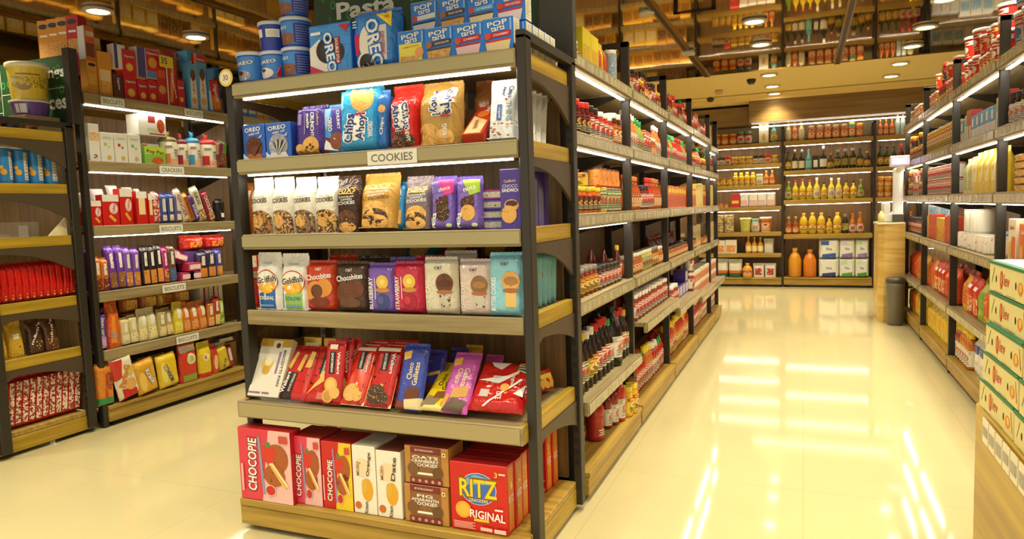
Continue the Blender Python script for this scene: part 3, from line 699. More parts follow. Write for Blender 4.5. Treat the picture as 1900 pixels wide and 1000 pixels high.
def tart(flav, fc, food, jag):
    def f(w, h, d):
        it = T('POP', .48, .84, .66, .16, WH, 6, P('1c4fae', .4), .06) + T('tarts', .5, .69, .46, .15, WH, 6, P('1c4fae', .4), .05)
        if fc is None: it += [('r', .06, .0, .9, .6, P('ecd850', .4)), ('p', [(.1, .0), (.75, .0), (.8, .2), (.1, .22)], food), ('d', .8, .3, .16, P('e8a05c', .5))] + [('t', 'LEMONADE', .5, .5, .6, .05, P('b89a28', .5), 4)]
        else:
            it += [('p', [(.08, .4), (.92, .46), (.92, .62), (.08, .54)], fc), ('t', flav, .6, .51, .5, .06, WH, 4), ('d', .16, .48, .1, P('d84a2c' if fc is not BRN else 'a8682c', .5)),
                   ('p', [(.14, 0), (.84, 0), (.93, .36), (.08, .32)], food), ('p', [(.08, .28), (.93, .33), (.9, .385), (.07, .335)], jag)]
        it += [('r', .9, .6, .96, .95, P('8fb8ec', .5))]
        return carton_box('pastry_box', w, h, d, PBL, it, sidemat=P('e6ddc0', .5), topmat=P('e2d8b8', .5), sideitems=[('r', .12, .1+.07*i, .85-(i % 3)*.15, .115+.07*i, LINE) for i in range(12)])
    return f
tf = [(739, 790, 57, tart('', None, WAF, YEL), 'blue pastry box with yellow lemonade panel'), (789, 843, 51, tart('CHOCOLATE', BRN, WAF, BRN), 'blue pastry box with brown banner in the front row'),
      (842, 898, 43, tart('CHERRY', RED, P('ecc4c4', .5), P('b02028', .5)), 'blue pastry box with red cherry banner'), (897, 954, 33, tart('STRAWBERRY', RED, P('ecd09a', .5), P('c83a28', .5)), 'blue pastry box with strawberry banner next to the post')]
for a, b, t, fn, de in tf:
    r = E(fn, a, b, t, S1, Y=EY+.03, d=.058, desc=de, place=PL[0], cat='box'); th = r[3]; tw = r[2]
back = [tart('COOKIES', P('e8e4e0', .5), P('e6e0dc', .5), BK), tart('PEANUT BUTTER', BRN, COOK, BRN), tart('S.MORES', P('5aa8e0', .4), P('ecd8a8', .5), BRN), tart('FROSTED', P('c83a48', .4), P('e8d4d8', .5), P('c0304a', .5))]
bd = ['blue pastry box with white banner, upper row', 'blue pastry box with brown banner, upper row', 'blue pastry box with light blue banner, upper row', 'blue pastry box with pink frosting, upper row by the post']
for i in range(4):
    x = unp(792+53*i, 60, 'y', EY+.115).x
    p = back[i](tw*.98, th, .058)
    put(p, (x, EY+.1, S1), desc=bd[i].replace('upper', 'lower hidden'), place=PL[0], cat='box', parts=False)
    put(p, (x, EY+.1, S1+th+.003), desc=bd[i], place=PL[0], cat='box')
pb = tart('FROSTED', P('c83a48', .4), P('e8d4d8', .5), RED)(tw*.98, th, .058)
for j in range(4): put(pb, (x, EY+.165+.061*j, S1), desc='cream-sided pastry box behind the post', place=PL[0], cat='box', axis='y')
# second shelf
def wafer(food):
    def f(w, h, d):
        it = T('OREO', .46, .87, .72, .13, WH, 4, P('1c3a9c', .4), .05)+[('t', 'wafer roll', .52, .75, .5, .07, WH, 6), ('d', .5, .36, .38, food, 1.0), ('p', [(.1, 0), (.9, 0), (.8, .16), (.2, .16)], P('b4682c' if food is not MILK else 'e0dede', .5)), ('p', [(.0, 0), (.3, 0), (.0, .2)], P('d8e4f0', .4)), ('p', [(.7, .6), (.9, .72), (.86, .62)], P('b8c8e8', .4))]
        for k in range(7): it.append(('p', [(.44+.01*k, .12), (.5+.01*k, .12), (.2+.1*k+.04, .52-.02*abs(k-3)), (.2+.1*k, .55-.02*abs(k-3))], P('6a3a1c' if food is not MILK else ('2c2c2c' if k % 2 else 'c8c8c4'), .5)))
        return carton_box('wafer_box', w, h, d, P('2a62c4', .35), it, sidemat=P('2a50b0', .4))
    return f
E(wafer(MIX(['8a4a20', '5a2c14', 'a86a38'], 60)), 453, 494, 232, S2, d=.05, desc='blue wafer box with brown rolls', place=PL[1], cat='box')
E(wafer(MILK), 495, 542, 228, S2, d=.05, desc='blue wafer box with black and white rolls', place=PL[1], cat='box')
def crunchy(w, h, d):
    it = T('CRUNCHY', .66, .6, .52, .13, WH, -87)+T('melts', .5, .68, .3, .13, WH, -87)+T('Cadbury', .84, .72, .3, .11, P('d8b878', .4), -87)+[('r', .14, .6, .26, .84, P('8a78b0', .4)), ('d', .62, .14, .3, COOK), ('d', .22, .06, .2, COOK)]+[('d', .5+.1*i, .12+.05*(i % 2), .045, BRN) for i in range(3)]+[('r', .38, .4, .41, .85, P('9a88c0', .4))]
    return bag('cookie_packet', w, h, d, FILM('4a3488'), it, 'brick', sd=1)
E(crunchy, 546, 597, (0, 200), S2, d=.09, lean=6, desc='purple packet with golden cookies at its foot', place=PL[1])
def ore3(w, h, d):
    it = [('r', .5, .3, 1, .98, P('4a3a94', .4)), ('p', [(.05, .95), (.5, .95), (.3, .5)], P('9ac8ec', .4))]+T('OREO', .45, .62, .3, .16, WH, -86, NAVY)+T('CHUNKY', .78, .7, .4, .12, WH, -86)+[('d', .3, .18, .26, CHOC), ('d', .72, .26, .28, MIX(['6a3420', '8a4a30', 'e8dcd0'], 50)), ('p', [(.2, .1), (.3, .3), (.8, .05)], WH)]
    return bag('cookie_packet', w, h, d, FILM('4a9ee0'), it, 'brick', sd=4)
E(ore3, 592, 640, (0, 198), S2, d=.05, lean=4, Y=EY+.06, desc='light blue and purple packet with brown cookies behind', place=PL[1])
def chips(word, cols, sub, cook, up=0, wd='Chips', w2='Ahoy!'):
    def f(w, h, d):
        a = [(.5, .33, .44, .32), (.55, .5, .36, .3), (.45, .62, .36, .28)][up]
        it = []
        if up == 0: it += [('d', .62, .82, .3, cook), ('d', .48, .78, .14, cook)]
        else: it += [('d', .3, .14, .3, cook, .9), ('d', .7, .1, .22, cook, .9)]
        r_ = {0: 84, 1: -80, 2: -84}[up]; cx, cy = {0: (.47, .34), 1: (.48, .5), 2: (.62, .7)}[up]
        it += [('e', cx, cy, .2, .2, WH)]
        s = 1 if r_ < 0 else -1
        nv = P('2c3a78', .4); it += T(wd, cx+.14*s, cy, .46, .3, nv, r_, WH, .11, .035) + T(w2, cx-.15*s, cy-.02*s, .44, .27, nv, r_, WH, .11, .035)
        it += [('r', cx-.02, cy-.235*s-.03, cx+.22, cy-.235*s, RED)]
        it += T(sub, (.84 if up == 0 else .72), (.3 if up == 0 else .2), .24, .13, WH, r_ if up else -88)
        return bag('cookie_packet', w, h, d, cols, it, 'gusset' if up else 'brick', sd=up*3)
    return f
E(chips('', FILM('35a0dc'), 'ORIGINAL', COOK), 626, 701, (0, 163), S2, d=.10, lean=5, desc='light blue cookie packet standing upside down', place=PL[1])
E(lambda w, h, d: bag('cookie_packet', w, h, d, FILM('2c6ec0'), [('d', .5, .7, .4, COOK), ('t', 'Chips', .5, .4, .3, .5, WH, 84)], 'brick'), 702, 718, (0, 170), S2, d=.07, lean=3, desc='thin blue packet wedged beside the upside-down one', place=PL[1])
E(chips('', FILM('cc2420'), 'CHEWY', CHIP, 1), 718, 775, (0, 160), S2, d=.11, lean=3, desc='red cookie bag with white oval lettering', place=PL[1])
E(chips('', FILM('b08a44', .18), 'CHUNKY', COOK, 2), 771, 850, (0, 154), S2, d=.12, lean=3, desc='gold-brown cookie bag with chunky lettering', place=PL[1])
bk = bag('cookie_packet', .08, .235, .08, FILM('7a4a24', .2), [('d', .5, .4, .35, COOK)], 'gusset', sd=5)
for j in range(3): put(bk, (-1.085+.02*j, EY+.17+.07*j, S2), lean=5, desc='brown cookie bag behind the gold-brown one', place=PL[1], cat='package', axis='y')
E(lambda w, h, d: carton_box('cookie_packet', w, h, d, FILM('c23a1c'), [('p', [(.1, .02), (.9, .02), (.9, .35), (.1, .5)], P('e8c890', .4)), ('d', .5, .55, .3, P('e0762c', .4)), ('t', 'Tiny', .6, .7, .2, .3, WH, -80), ('t', 'WAFER', .45, .25, .25, .2, P('8a3a1c', .5), -80)]), 856, 894, (906, 190), S2, d=.04, lean='auto', maxh=.25, desc='slim orange-red packet leaning back', place=PL[1])
def thins(w, h, d):
    it = T('Chips', .72, .8, .24, .2, P('2c3a70', .4), -84)+T('Ahoy!', .5, .82, .2, .16, P('2c3a70', .4), -84)+T('THINS', .74, .45, .34, .2, P('8a98a8', .4), -86)+[('r', .33, .3, .5, .58, P('4466b4', .4)), ('t', 'original', .42, .44, .2, .09, WH, -86), ('r', .6, .64, .68, .67, RED)]
    rr = random.Random(4); it += [('e', rr.uniform(.1, .9), rr.uniform(.03, .26), .05, .015, P(rr.choice(['c8985c', 'b07a3c', '8a5a30']), .5)) for _ in range(16)]
    return bag('cookie_packet', w, h, d, FILM('eef0f2', .3), it, 'gusset', sd=8)
r = E(thins, 901, 958, (932, 152), S2, d=.05, lean=12, desc='white bag of thin cookies leaning beside the post', place=PL[1])
for j in range(5): put(r[0], (r[1].x-.008, EY+.105+.06*j, S2), lean=10, sc=(.9, 1, .93), desc='white bag seen through open side', place=PL[1], cat='package', axis='y')
# third shelf
GRAN = MIX(['a8783c', '7a4a24', 'e0c08a', '5a3018'], 55, .5)
def ckbag(txt, lid, food):
    def f(w, h, d):
        it = [('r', .1, .86, .9, .97, P(lid, .4)), ('t', 'COOKIES', .5, .62, .8, .085, P('4a3420', .5), 3, .025), ('t', txt, .5, .69, .5, .035, GRY, 3)]+[('r', .02, .01, .98, .32, food), ('e', .5, .34, .46, .1, food), ('e', .4, .24, .24, .12, COOK)]
        return bag('cookie_bag', w, h, d, FILM('ece8dc', .35), it, 'gusset', sd=len(txt))
    return f
for i, (a, b, t, tx_, l, de) in enumerate([(466, 503, 334, 'butterscotch', 'd8e0e0', 'white granola cookie bag, leftmost'), (504, 542, 333, 'walnut', 'c8d4dc', 'white granola cookie bag, second'), (544, 583, 333, 'cranberry', 'ece4c8', 'white granola cookie bag, third'), (584, 626, 332, 'cherry pie', 'f0e8d0', 'white granola cookie bag, fourth')]):
    E(ckbag(tx_, l, MIX([['8a5a2c', 'b88848'], ['b0824a', 'd0a468'], ['7a5c3c', '9a7c50'], ['b8803c', 'd8a858']][i]+['5a3418', 'e4cc98'], 50, .5)), a, b, t, S3, d=.07, desc=de+' from the left', place=PL[2], cat='bag')
E(lambda w, h, d: bag('cookie_bag', w, h, d, FILM('d87a2c'), [('r', .1, .5, .9, .9, WH), ('d', .5, .3, .3, COOK)], 'gusset'), 450, 467, 345, S3, Y=EY+.06, d=.05, desc='narrow white and orange bag squeezed against the left post', place=PL[2], cat='bag')
def fox(col, c2, tcol, tilt=0):
    def f(w, h, d):
        it = T("FOX'S", .5, .78, .72, .1, P(tcol, .35), 4)+[('r', .2, .71, .8, .73, P(tcol, .35)), ('t', 'CHOCOLATE', .5, .66, .66, .035, WH, 3), ('t', 'DIPPED', .5, .61, .5, .035, WH, 3)]+T('COOKIES', .5, .55, .74, .06, WH if c2 else P('6a4418', .4), 3)+[('d', .5, .28, .38, COOK if col != '3a2012' else CHOC, .75), ('d', .5, .19, .36, CHIP, .6), ('d', .5, .1, .38, COOK, .5)]
        return bag('cookie_packet', w, h, d, FILM(col, .25), it, 'gusset', sd=ord(col[0]))
    return f
E(fox('3a2012', 1, 'd8a848'), 624, 668, 331, S3, d=.06, desc='dark brown cookie packet with gold lettering', place=PL[2])
E(fox('cc9c48', 0, 'f0d890'), 662, 730, (690, 330), S3, d=.09, lean=9, desc='golden cookie packet leaning back', place=PL[2])
E(lambda w, h, d: bag('cookie_packet', w, h, d, FILM('3a90cc'), [('r', .1, .1, .8, .4, COOK), ('t', 'Thin', .5, .7, .3, .5, WH, -80)], 'brick'), 724, 748, (740, 345), S3, Y=EY+.07, d=.05, lean=12, desc='blue packet peeking out behind golden one', place=PL[2])
E(fox('7c6c74', 1, 'e0cc60'), 746, 798, (762, 334), S3, d=.06, lean=7, desc='grey-purple cookie packet with yellow lettering', place=PL[2])
def milka(top, word):
    def f(w, h, d):
        it = [('p', [(.3, .98), (.98, .98), (.98, .72), (.6, .66)], P(top, .4)), ('t', word, .6, .8, .5, .08, WH, 12), ('d', .5, .5, .28, CHIP), ('d', .52, .32, .3, CHIP if top == 'd83a90' else COOK), ('d', .66, .6, .13, P('5a2c18', .5))]+T('Milka', .14, .18, .3, .2, WH, 84)+[('e', .8, .08, .12, .04, P('c8d8a0', .5))]
        return bag('cookie_packet', w, h, d, FILM('7c62bc'), it, 'brick', sd=len(word))
    return f
r1 = E(milka('d83a90', 'choco'), 799, 843, 333, S3, d=.07, lean=3, desc='lilac cookie packet with pink corner', place=PL[2])
r2 = E(milka('a8cc3c', 'nuts'), 845, 891, 333, S3, d=.07, lean=3, desc='lilac cookie packet with lime corner', place=PL[2])
put(r1[0], (r1[1].x+.03, EY+.12, S3), lean=3, desc='lilac packet with pink corner, behind the front pair', place=PL[2], cat='package')
for j, (x, z, c, de) in enumerate([(-1.0, 0, '5a4aa0', 'dark purple packet lying flat at the bottom by the tall box'), (-1.0, .035, '3a2c6a', 'black and purple packet lying second in the small pile'), (-.995, .07, '4a3a8a', 'purple packet lying third in the small pile'), (-1.0, .105, '8a2c6a', 'magenta packet lying on top of the small pile')]):
    put(carton_box('cookie_packet', .11, .033, .1, FILM(c), [('r', .1, .2, .9, .8, MIX([c, 'b8b0a0', '1c1830'], 70)), ]), (x, EY+.07, S3+z), desc=de, place=PL[2], cat='package')
def sandw(w, h, d):
    it = T('Cadbury', .5, .8, .6, .06, P('d8c088', .4), 4)+T('CHOCO', .5, .72, .76, .06, P('c0b0e0', .4))+T('SANDWICH', .5, .65, .8, .06, WH)+[('e', .55, .4, .36, .1, COOK), ('e', .56, .43, .3, .05, BRN), ('e', .42, .25, .38, .15, COOK)]
    return carton_box('cookie_box', w, h, d, P('4c3492', .25), it, sidemat=P('42307e', .25))
r = E(sandw, 930, 968, 314, S3, d=.06, desc='tall purple sandwich cookie box beside the post', place=PL[2], cat='box')
for j in range(4): put(r[0], (r[1].x-.018, EY+.105+.072*j, S3), rz=R(-8+4*j), desc='tall purple box seen through open side', place=PL[2], cat='box', axis='y')
# fourth shelf
def gold(c2, word, wc):
    def f(w, h, d):
        it = [('p', [(.0, .02), (1, .02), (1, .42), (0, .28)], P(c2, .4)), ('e', .5, .52, .46, .22, P('c8401c', .4)), ('e', .5, .52, .43, .2, P('f0ece0', .4)), ('e', .5, .44, .36, .14, P('f0a828', .45)), ('e', .6, .42, .16, .09, P('f4c43c', .4))]
        it += T('Goldfish', .5, .56, .82, .12, BK, 8, WH, .05)+T(word, .5, .22, .62, .07, P(wc, .4))+[('r', .3, .84, .7, .87, P('c8c4bc', .5)), ('r', .2, .06, .8, .1, P('7aa8d8', .5))]
        return bag('snack_bag', w, h, d, FILM('f0eee6', .35), it, 'gusset', sd=len(word))
    return f
E(lambda w, h, d: bag('snack_bag', w, h, d, FILM('b81c1c'), [('r', .2, .3, .9, .7, P('ecdcc8', .5))], 'brick'), 459, 474, 520, S4, Y=EY+.05, d=.05, desc='slim red packet against the left post', place=PL[3])
E(gold('2c68b4', 'ORIGINAL', 'f0f0ec'), 476, 520, 474, S4, d=.06, desc='white and blue cracker bag, left of the pair', place=PL[3], cat='bag')
E(gold('9ac858', 'COLORS', '4a6ac0'), 521, 571, 476, S4, d=.06, desc='white and green cracker bag, right of the pair', place=PL[3], cat='bag')
def chob(col, food):
    def f(w, h, d):
        it = T('Chocobites', .5, .73, .84, .12, WH, 7)+[('t', 'O&T', .5, .88, .22, .06, WH, 0), ('d', .68, .5, .26, food), ('d', .38, .4, .32, food), ('d', .42, .42, .2, CHOC), ('e', .5, .2, .34, .1, P('7a3018' if col != '4a3424' else '6a4428', .4))]
        return bag('cookie_packet', w, h, d, FILM(col), it, 'brick', sd=len(col))
    return f
ra = E(chob('c43c1c', P('d8923c', .5)), 568, 622, 489, S4, d=.06, desc='orange-red packet with orange fruit print', place=PL[3])
rb = E(chob('4a3424', CHOC), 623, 681, 491, S4, d=.06, desc='dark brown packet with chocolate cookie print', place=PL[3])
def fruit(col, word, fc):
    def f(w, h, d):
        it = T(word, .16, .42, .68, .15, P('f4ecf0', .4), 90)+[('d', .6, .66, .22, P('e8bc48', .5)), ('d', .6, .66, .09, P('f4d878', .5)), ('e', .6, .49, .26, .05, P('c88a38', .5)), ('d', .6, .24, .25, P(fc, .35)), ('d', .52, .28, .12, P('5a5c9c' if fc == '3c4884' else 'd03a48', .35)), ('r', .32, .3, .35, .75, P('e8d8e8', .5))]
        return bag('cookie_packet', w, h, d, FILM(col), it, 'brick', sd=len(word))
    return f
rc = E(fruit('7a5ab4', 'BLUEBERRY', '3c4884'), 682, 733, 494, S4, d=.06, desc='violet packet with blueberry print', place=PL[3])
rd = E(fruit('c4284c', 'STRAWBERRY', 'a81830'), 730, 784, 491, S4, d=.06, desc='crimson packet with strawberry print', place=PL[3])
def oat(col, ckc, word, tc):
    def f(w, h, d):
        it = T('O&T', .5, .86, .24, .055, P('4a4038', .5))+[('r', .42, .81, .58, .815, GRY)]+T(word, .18, .36, .55, .14, P(tc, .5), 90)+[('d', .68, .58, .26, ckc), ('r', .52, .15, .84, .4, MIX(['6a2c20', 'c8c0b0', '3a1c14'], 40) if tc != 'f4f8f8' else P('e8c070', .5)), ('e', .68, .42, .24, .04, P('a86a3c', .5))]+[('e', .68, .58, .2, .07, P('a87848' if ckc is not CHOC else '5a3020', .5))]
        return bag('cookie_packet', w, h, d, FILM(col), it, 'brick', sd=len(word))
    return f
re_ = E(oat('dcd4bc', CHOC, 'COUP CAFE', 'f0ead8'), 785, 848, (0, 483), S4, d=.06, desc='cream packet with dark brown cookie print', place=PL[3])
rf = E(oat('d8c4bc', P('8a6444', .5), 'COFFEE CAKE', 'ece0dc'), 850, 912, (0, 487), S4, d=.06, desc='pale pink packet with brown cookie print', place=PL[3])
rg = E(oat('8cccdc', COOK, 'BUTTER COOKIES', 'f4f8f8'), 905, 970, (0, 476), S4, d=.05, lean=3, desc='light blue packet next to the post', place=PL[3])
for j in range(7): put(rg[0], (rg[1].x-.015-.002*(j % 2), EY+.088+.053*j, S4), lean=6, sc=(1, .95, .98-.012*j), desc='light blue packet seen through open side', place=PL[3], cat='package', axis='y')
for (rr_, de) in ((ra, 'orange-red packet, tipped behind the front one'), (rb, 'dark brown packet, tipped behind the front one'), (rc, 'violet packet, tipped behind the front one'), (rd, 'crimson packet, tipped behind the front one'), (re_, 'cream packet, tipped behind the front one')):
    put(rr_[0], (rr_[1].x+.03, EY+.1, S4), lean=10, sc=(1, .7, 1.06), desc=de, place=PL[3], cat='package')
for j, c in enumerate(('2c8a80', 'b0202c', '7a5a3c')): put(bag('cookie_packet', .15, .12, .05, FILM(c), [('d', .5, .5, .3, COOK)], 'pillow'), (-1.46+.17*j, EY+.3, S4+.14), lean=40, desc=('teal', 'red', 'brown')[j]+' packet lying high at the back', place=PL[3], cat='package')
for j, c in enumerate(('2c8a80', 'b0202c', '7a5a3c')): put(carton_box('cookie_box', .15, .14, .07, FILM(c), []), (-1.46+.17*j, EY+.27, S4), desc=('teal', 'red', 'brown')[j]+' box at the back under a lying packet', place=PL[3], cat='box')
# fifth row: packs leaning back
Y5 = EY-.02
def lady(w, h, d):
    it = [('d', .38, .55, .18, P('d8b850', .5)), ('d', .4, .6, .12, P('ece0b0', .5)), ('d', .38, .45, .12, P('c89c38', .5)), ('r', .68, .4, .74, .78, P('9a6c9c', .5))]+T('BISCOTTI PAN', .86, .5, .62, .08, P('6a5a6a', .5), -88)+[('r', .02, .05, .4, .075, P('8a5a8a', .5)), ('r', .46, .05, .68, .075, P('8a5a8a', .5)), ('r', .0, .86, 1, 1, P('b8942c', .35)), ('r', .42, .82, .72, .97, P('d8ccb0', .5)), ('d', .6, .88, .07, BRN)]
    return carton_box('biscuit_box', w, h, d, P('dcd6c4', .45), it)
E(lady, 458, 516, (494, 617), S5, Y=Y5, d=.03, lean='auto', maxh=.24, desc='white biscuit box with gold top leaning back', place=PL[4], cat='box')
for j, (x, c) in enumerate(((-1.88, 'b8942c'), (-1.78, 'a87c28'))): put(carton_box('biscuit_box', .09, .225, .04, P(c, .25, .6), [('r', .1, .4, .9, .9, MIX([c, 'e8dcb0', '6a4418'], 30))]), (x, EY+.13, S5), lean=8, desc=('golden box behind the white biscuit box', 'gold and brown box behind the white biscuit box')[j], place=PL[4], cat='box')
TART = MIX(['8a1818', 'c02420', '3a0c0c'], 34, .25)
def walk(kind):
    def f(w, h, d):
        it = []
        if kind == 0: it += [('r', 0, 0, .46, .5, P('2c1c18', .3)), ('p', [(.06, .6), (.2, .9), (.3, .88), (.18, .55)], P('e0b050', .4)), ('p', [(.4, .55), (.5, .85), (.62, .84), (.54, .52)], P('e0b050', .4)), ('p', [(.66, .6), (.72, .92), (.88, .9), (.86, .6)], P('e8bc5c', .4)), ('r', .3, .12, .46, .5, BK)]+T('Walkers', .16, .3, .4, .13, WH, 86)+T('SHORTBREAD', .38, .3, .34, .08, P('d8c8a8', .4), 86)
        elif kind == 1: it += [('r', .36, .5, .7, .92, BK)]+T('Walkers', .8, .7, .4, .14, WH, 86)+T('SHORTBREAD', .52, .7, .36, .1, WH, 86)+[('p', [(.1, .1), (.55, .5), (.8, .42), (.4, .26)], P('e0b454', .4)), ('e', .7, .48, .26, .1, P('e4bc64', .4)), ('r', .55, .04, .85, .16, P('c86a5a', .4))]
        elif kind == 2: it += [('r', .3, .5, .6, .86, BK)]+T('Walkers', .78, .68, .36, .15, WH, -88)+T('SHORTBREAD', .45, .68, .32, .12, WH, -88)+[('d', .48, .32, .34, P('dca850', .45)), ('d', .48, .32, .24, P('eabf6a', .45)), ('d', .35, .14, .3, P('dca850', .45)), ('d', .35, .14, .2, P('c8903c', .45)), ('d', .7, .2, .26, P('e2b25c', .45)), ('r', .3, .9, .7, .98, P('e8d8c0', .4))]
        else: it += [('p', [(0, 0), (1, 0), (1, .5), (.55, .36), (0, .66)], P('ecd898', .4)), ('r', .34, .6, .6, .9, BK)]+T('Walkers', .76, .72, .34, .14, WH, -86)+T('SHORTBREAD', .46, .75, .28, .1, WH, -86)+[('d', .4, .2, .34, COOK if kind == 3 else CHIP), ('d', .7, .14, .2, COOK if kind == 3 else CHIP), ('r', .1, .92, .95, .99, P('f4e8d0', .2))]
        return bag('shortbread_packet', w, h, d, TART if kind != 3 else MIX(['a82018', 'd83820', '5a1410'], 30, .2), it, 'brick', sd=kind)
    return f
for kd, a, b, tl, mh, de in [(0, 512, 566, (548, 645), .22, 'red tartan shortbread packet with finger biscuits'), (1, 560, 606, (592, 650), .22, 'red tartan shortbread packet with triangle biscuits'), (2, 594, 630, (606, 623), .235, 'red tartan shortbread packet with round biscuits'), (3, 629, 672, (664, 640), .235, 'tartan shortbread packet with cream lower half and oat cookies'), (4, 673, 722, (702, 645), .235, 'tartan shortbread packet with cream lower half and chip cookies')]:
    r = E(walk(kd), a, b, tl, S5, Y=Y5, d=.026, lean='auto', maxh=mh, desc=de, place=PL[4])
    if kd > 1:
        for j in (1, 2): put(r[0], (r[1].x+.012*j, Y5+.045*j, S5), lean=r[4]-3*j, desc=('round', 'oat', 'chip')[kd-2]+' shortbread packet behind another', place=PL[4], cat='package', axis='y')
def galle(col, tc, word2, pieces, rot=88):
    def f(w, h, d):
        it = T('Choco', .42, .6, .26, .2, P(tc, .35), rot)+T('Galletas', .66, .56, .36, .2, P(tc, .35), rot)+[('p', [(.1, .88), (.4, .92), (.4, .8), (.14, .76)], P('e0b040' if col != 'e8c820' else '8a6a10', .4))]
        for (pp, m) in pieces: it.append(('p', pp, m))
        return bag('biscuit_packet', w, h, d, FILM(col, .22), it, 'brick', sd=len(col)+len(word2))
    return f
A4 = [([(.3, .18), (.85, .16), (.9, .34), (.4, .36)], P('6a3418', .4)), ([(.0, .0), (.35, .0), (.45, .12), (.1, .14)], P('7a3c1c', .4)), ([(.4, .02), (1, .02), (1, .2), (.35, .16)], P('e0cc98', .4))]
B4 = [([(.0, .05), (.5, .02), (.7, .2), (.2, .26)], P('8a7858', .4)), ([(.4, .2), (.95, .22), (.9, .36), (.45, .34)], P('7a4a20', .4)), ([(.1, .0), (.9, 0), (1, .06), (.2, .05)], P('ecd48a', .4))]
C4 = [([(.3, .22), (.9, .26), (.88, .44), (.36, .4)], P('c8923c', .45)), ([(.1, .02), (.8, .0), (.95, .18), (.4, .24)], P('5a4430', .4)), ([(.0, .1), (.16, .28), (.3, .26), (.16, .05)], P('c8963c', .45))]
E(galle('3c4ca8', 'e8d0a0', 'a', A4), 730, 779, (749, 645), S5, Y=Y5, d=.03, lean='auto', maxh=.24, desc='blue chocolate biscuit packet leaning back', place=PL[4])
E(galle('e8c820', '3a2c10', 'b', B4), 776, 822, (830, 672), S5, Y=Y5, d=.03, lean='auto', maxh=.24, desc='yellow chocolate biscuit packet leaning back', place=PL[4])
E(galle('cc5cb4', 'f0d8b0', 'c', C4, -92), 812, 864, (847, 655), S5, Y=Y5, d=.03, lean='auto', maxh=.235, desc='pink chocolate biscuit packet leaning back', place=PL[4])
for j, (x, c, yy, ln) in enumerate(((-1.30, '3c3c9c', .10, 25), (-1.24, '2c2c70', .16, 25), (-1.2, 'b88a20', .22, 22), (-1.10, 'b84a94', .14, 40), (-1.0, '8a2c4c', .2, 55))):
    put(bag('biscuit_packet', .075, .2, .03, FILM(c), [('p', [(.0, .5), (1, .6), (1, .66), (0, .56)], P('d8a838', .4)), ('r', .1, .1, .9, .4, CHOC)], 'brick', sd=j), (x, Y5+yy, S5), lean=ln, desc=('blue', 'dark blue', 'ochre', 'magenta', 'plum')[j]+' biscuit packet lying behind the leaning ones', place=PL[4], cat='package')
def ritzp(w, h, d):
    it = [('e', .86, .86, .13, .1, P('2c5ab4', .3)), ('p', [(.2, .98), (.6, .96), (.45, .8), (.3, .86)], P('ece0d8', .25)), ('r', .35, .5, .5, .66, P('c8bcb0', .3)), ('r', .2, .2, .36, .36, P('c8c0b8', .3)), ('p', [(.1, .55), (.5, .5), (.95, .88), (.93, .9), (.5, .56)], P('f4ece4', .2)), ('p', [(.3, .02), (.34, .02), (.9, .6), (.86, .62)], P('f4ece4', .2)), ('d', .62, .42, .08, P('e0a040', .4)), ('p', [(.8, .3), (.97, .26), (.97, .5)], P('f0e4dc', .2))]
    it += T('RITZ', .86, .85, .24, .2, YEL, -88)+T('Original', .72, .6, .26, .08, P('f0d8c8', .4), -86)+T('LITE', .56, .24, .16, .1, P('f0d8c8', .4), -86)
    return bag('cracker_packet', w, h, d, FILM('c0201c', .15, .8), it, 'brick', sd=3)
E(ritzp, 862, 966, (897, 684), S5, Y=Y5, d=.06, lean='auto', maxh=.2, desc='glossy red cracker pack leaning back beside the post', place=PL[4])
for j in range(3): put(bag('cracker_packet', .12, .1-.012*j, .05, FILM('c42418'), [('d', .5, .45, .35, P('e8b43c', .5)), ('r', .2, .7, .8, .9, YEL)], 'pillow', sd=j), (-.965+.02*j, EY+.2+.09*j, S5), rz=R(70), lean=15, desc='red-yellow bag seen through open side', place=PL[4], cat='package', axis='y')
# base boxes
PY = MIX(['8a3c18', 'a85424', '6a2810'], 14, .3)
def pie(bg, bg2, tiny=1.0):
    def f(w, h, d):
        it = [('p', [(.42, 0), (1, 0), (1, 1), (.6, 1)], P(bg2, .4))]+T('CHOCOPIE', .26, .5 if tiny > 1 else .42, .74 if tiny > 1 else .62, .17, WH, 87, P('8a1420', .4), .06)
        it += [('p', [(.44, .1), (.49, .1), (.43, .9), (.38, .9)], P('8a94b0', .4)), ('e', .74, .62, .21, .2, PY), ('e', .58, .68, .14, .13, P('d03424', .4)), ('e', .58, .8, .05, .04, P('4a8a3c', .5)), ('e', .68, .38, .2, .15, PY), ('p', [(.58, .54), (.66, .56), (.94, .26), (.86, .22)], P('f0dca0', .4)), ('p', [(.6, .52), (.63, .53), (.9, .25), (.87, .23)], P('e0a848', .4)), ('e', .6, .17, .1, .075, WH), ('e', .6, .17, .09, .068, P('c8281c', .4)), ('r', .8, .84, .96, .94, P('c84838', .4)), ('r', .05, .12, .09, .5, P('f0b0b0', .4))]
        return carton_box('pie_box', w, h, d, P(bg, .35), it, sidemat=P('b81c24', .4), topmat=P('a8141c', .4))
    return f
B = EY-.045
E(pie('d8384c', 'e8b8b4', 1.1), 448, 545, (0, 799), S6, Y=EY-.0715, d=.068, desc='large pink pie box, leftmost', place=PL[5], cat='box', maxh=.34)
E(pie('d84058', 'e8b8b4'), 543, 600, (0, 812), S6, Y=B, d=.14, desc='pink pie box, second', place=PL[5], cat='box', maxh=.34)
E(pie('c81c1c', 'e8c828'), 601, 657, (0, 822), S6, Y=B, d=.14, desc='red and yellow pie box', place=PL[5], cat='box', maxh=.34)
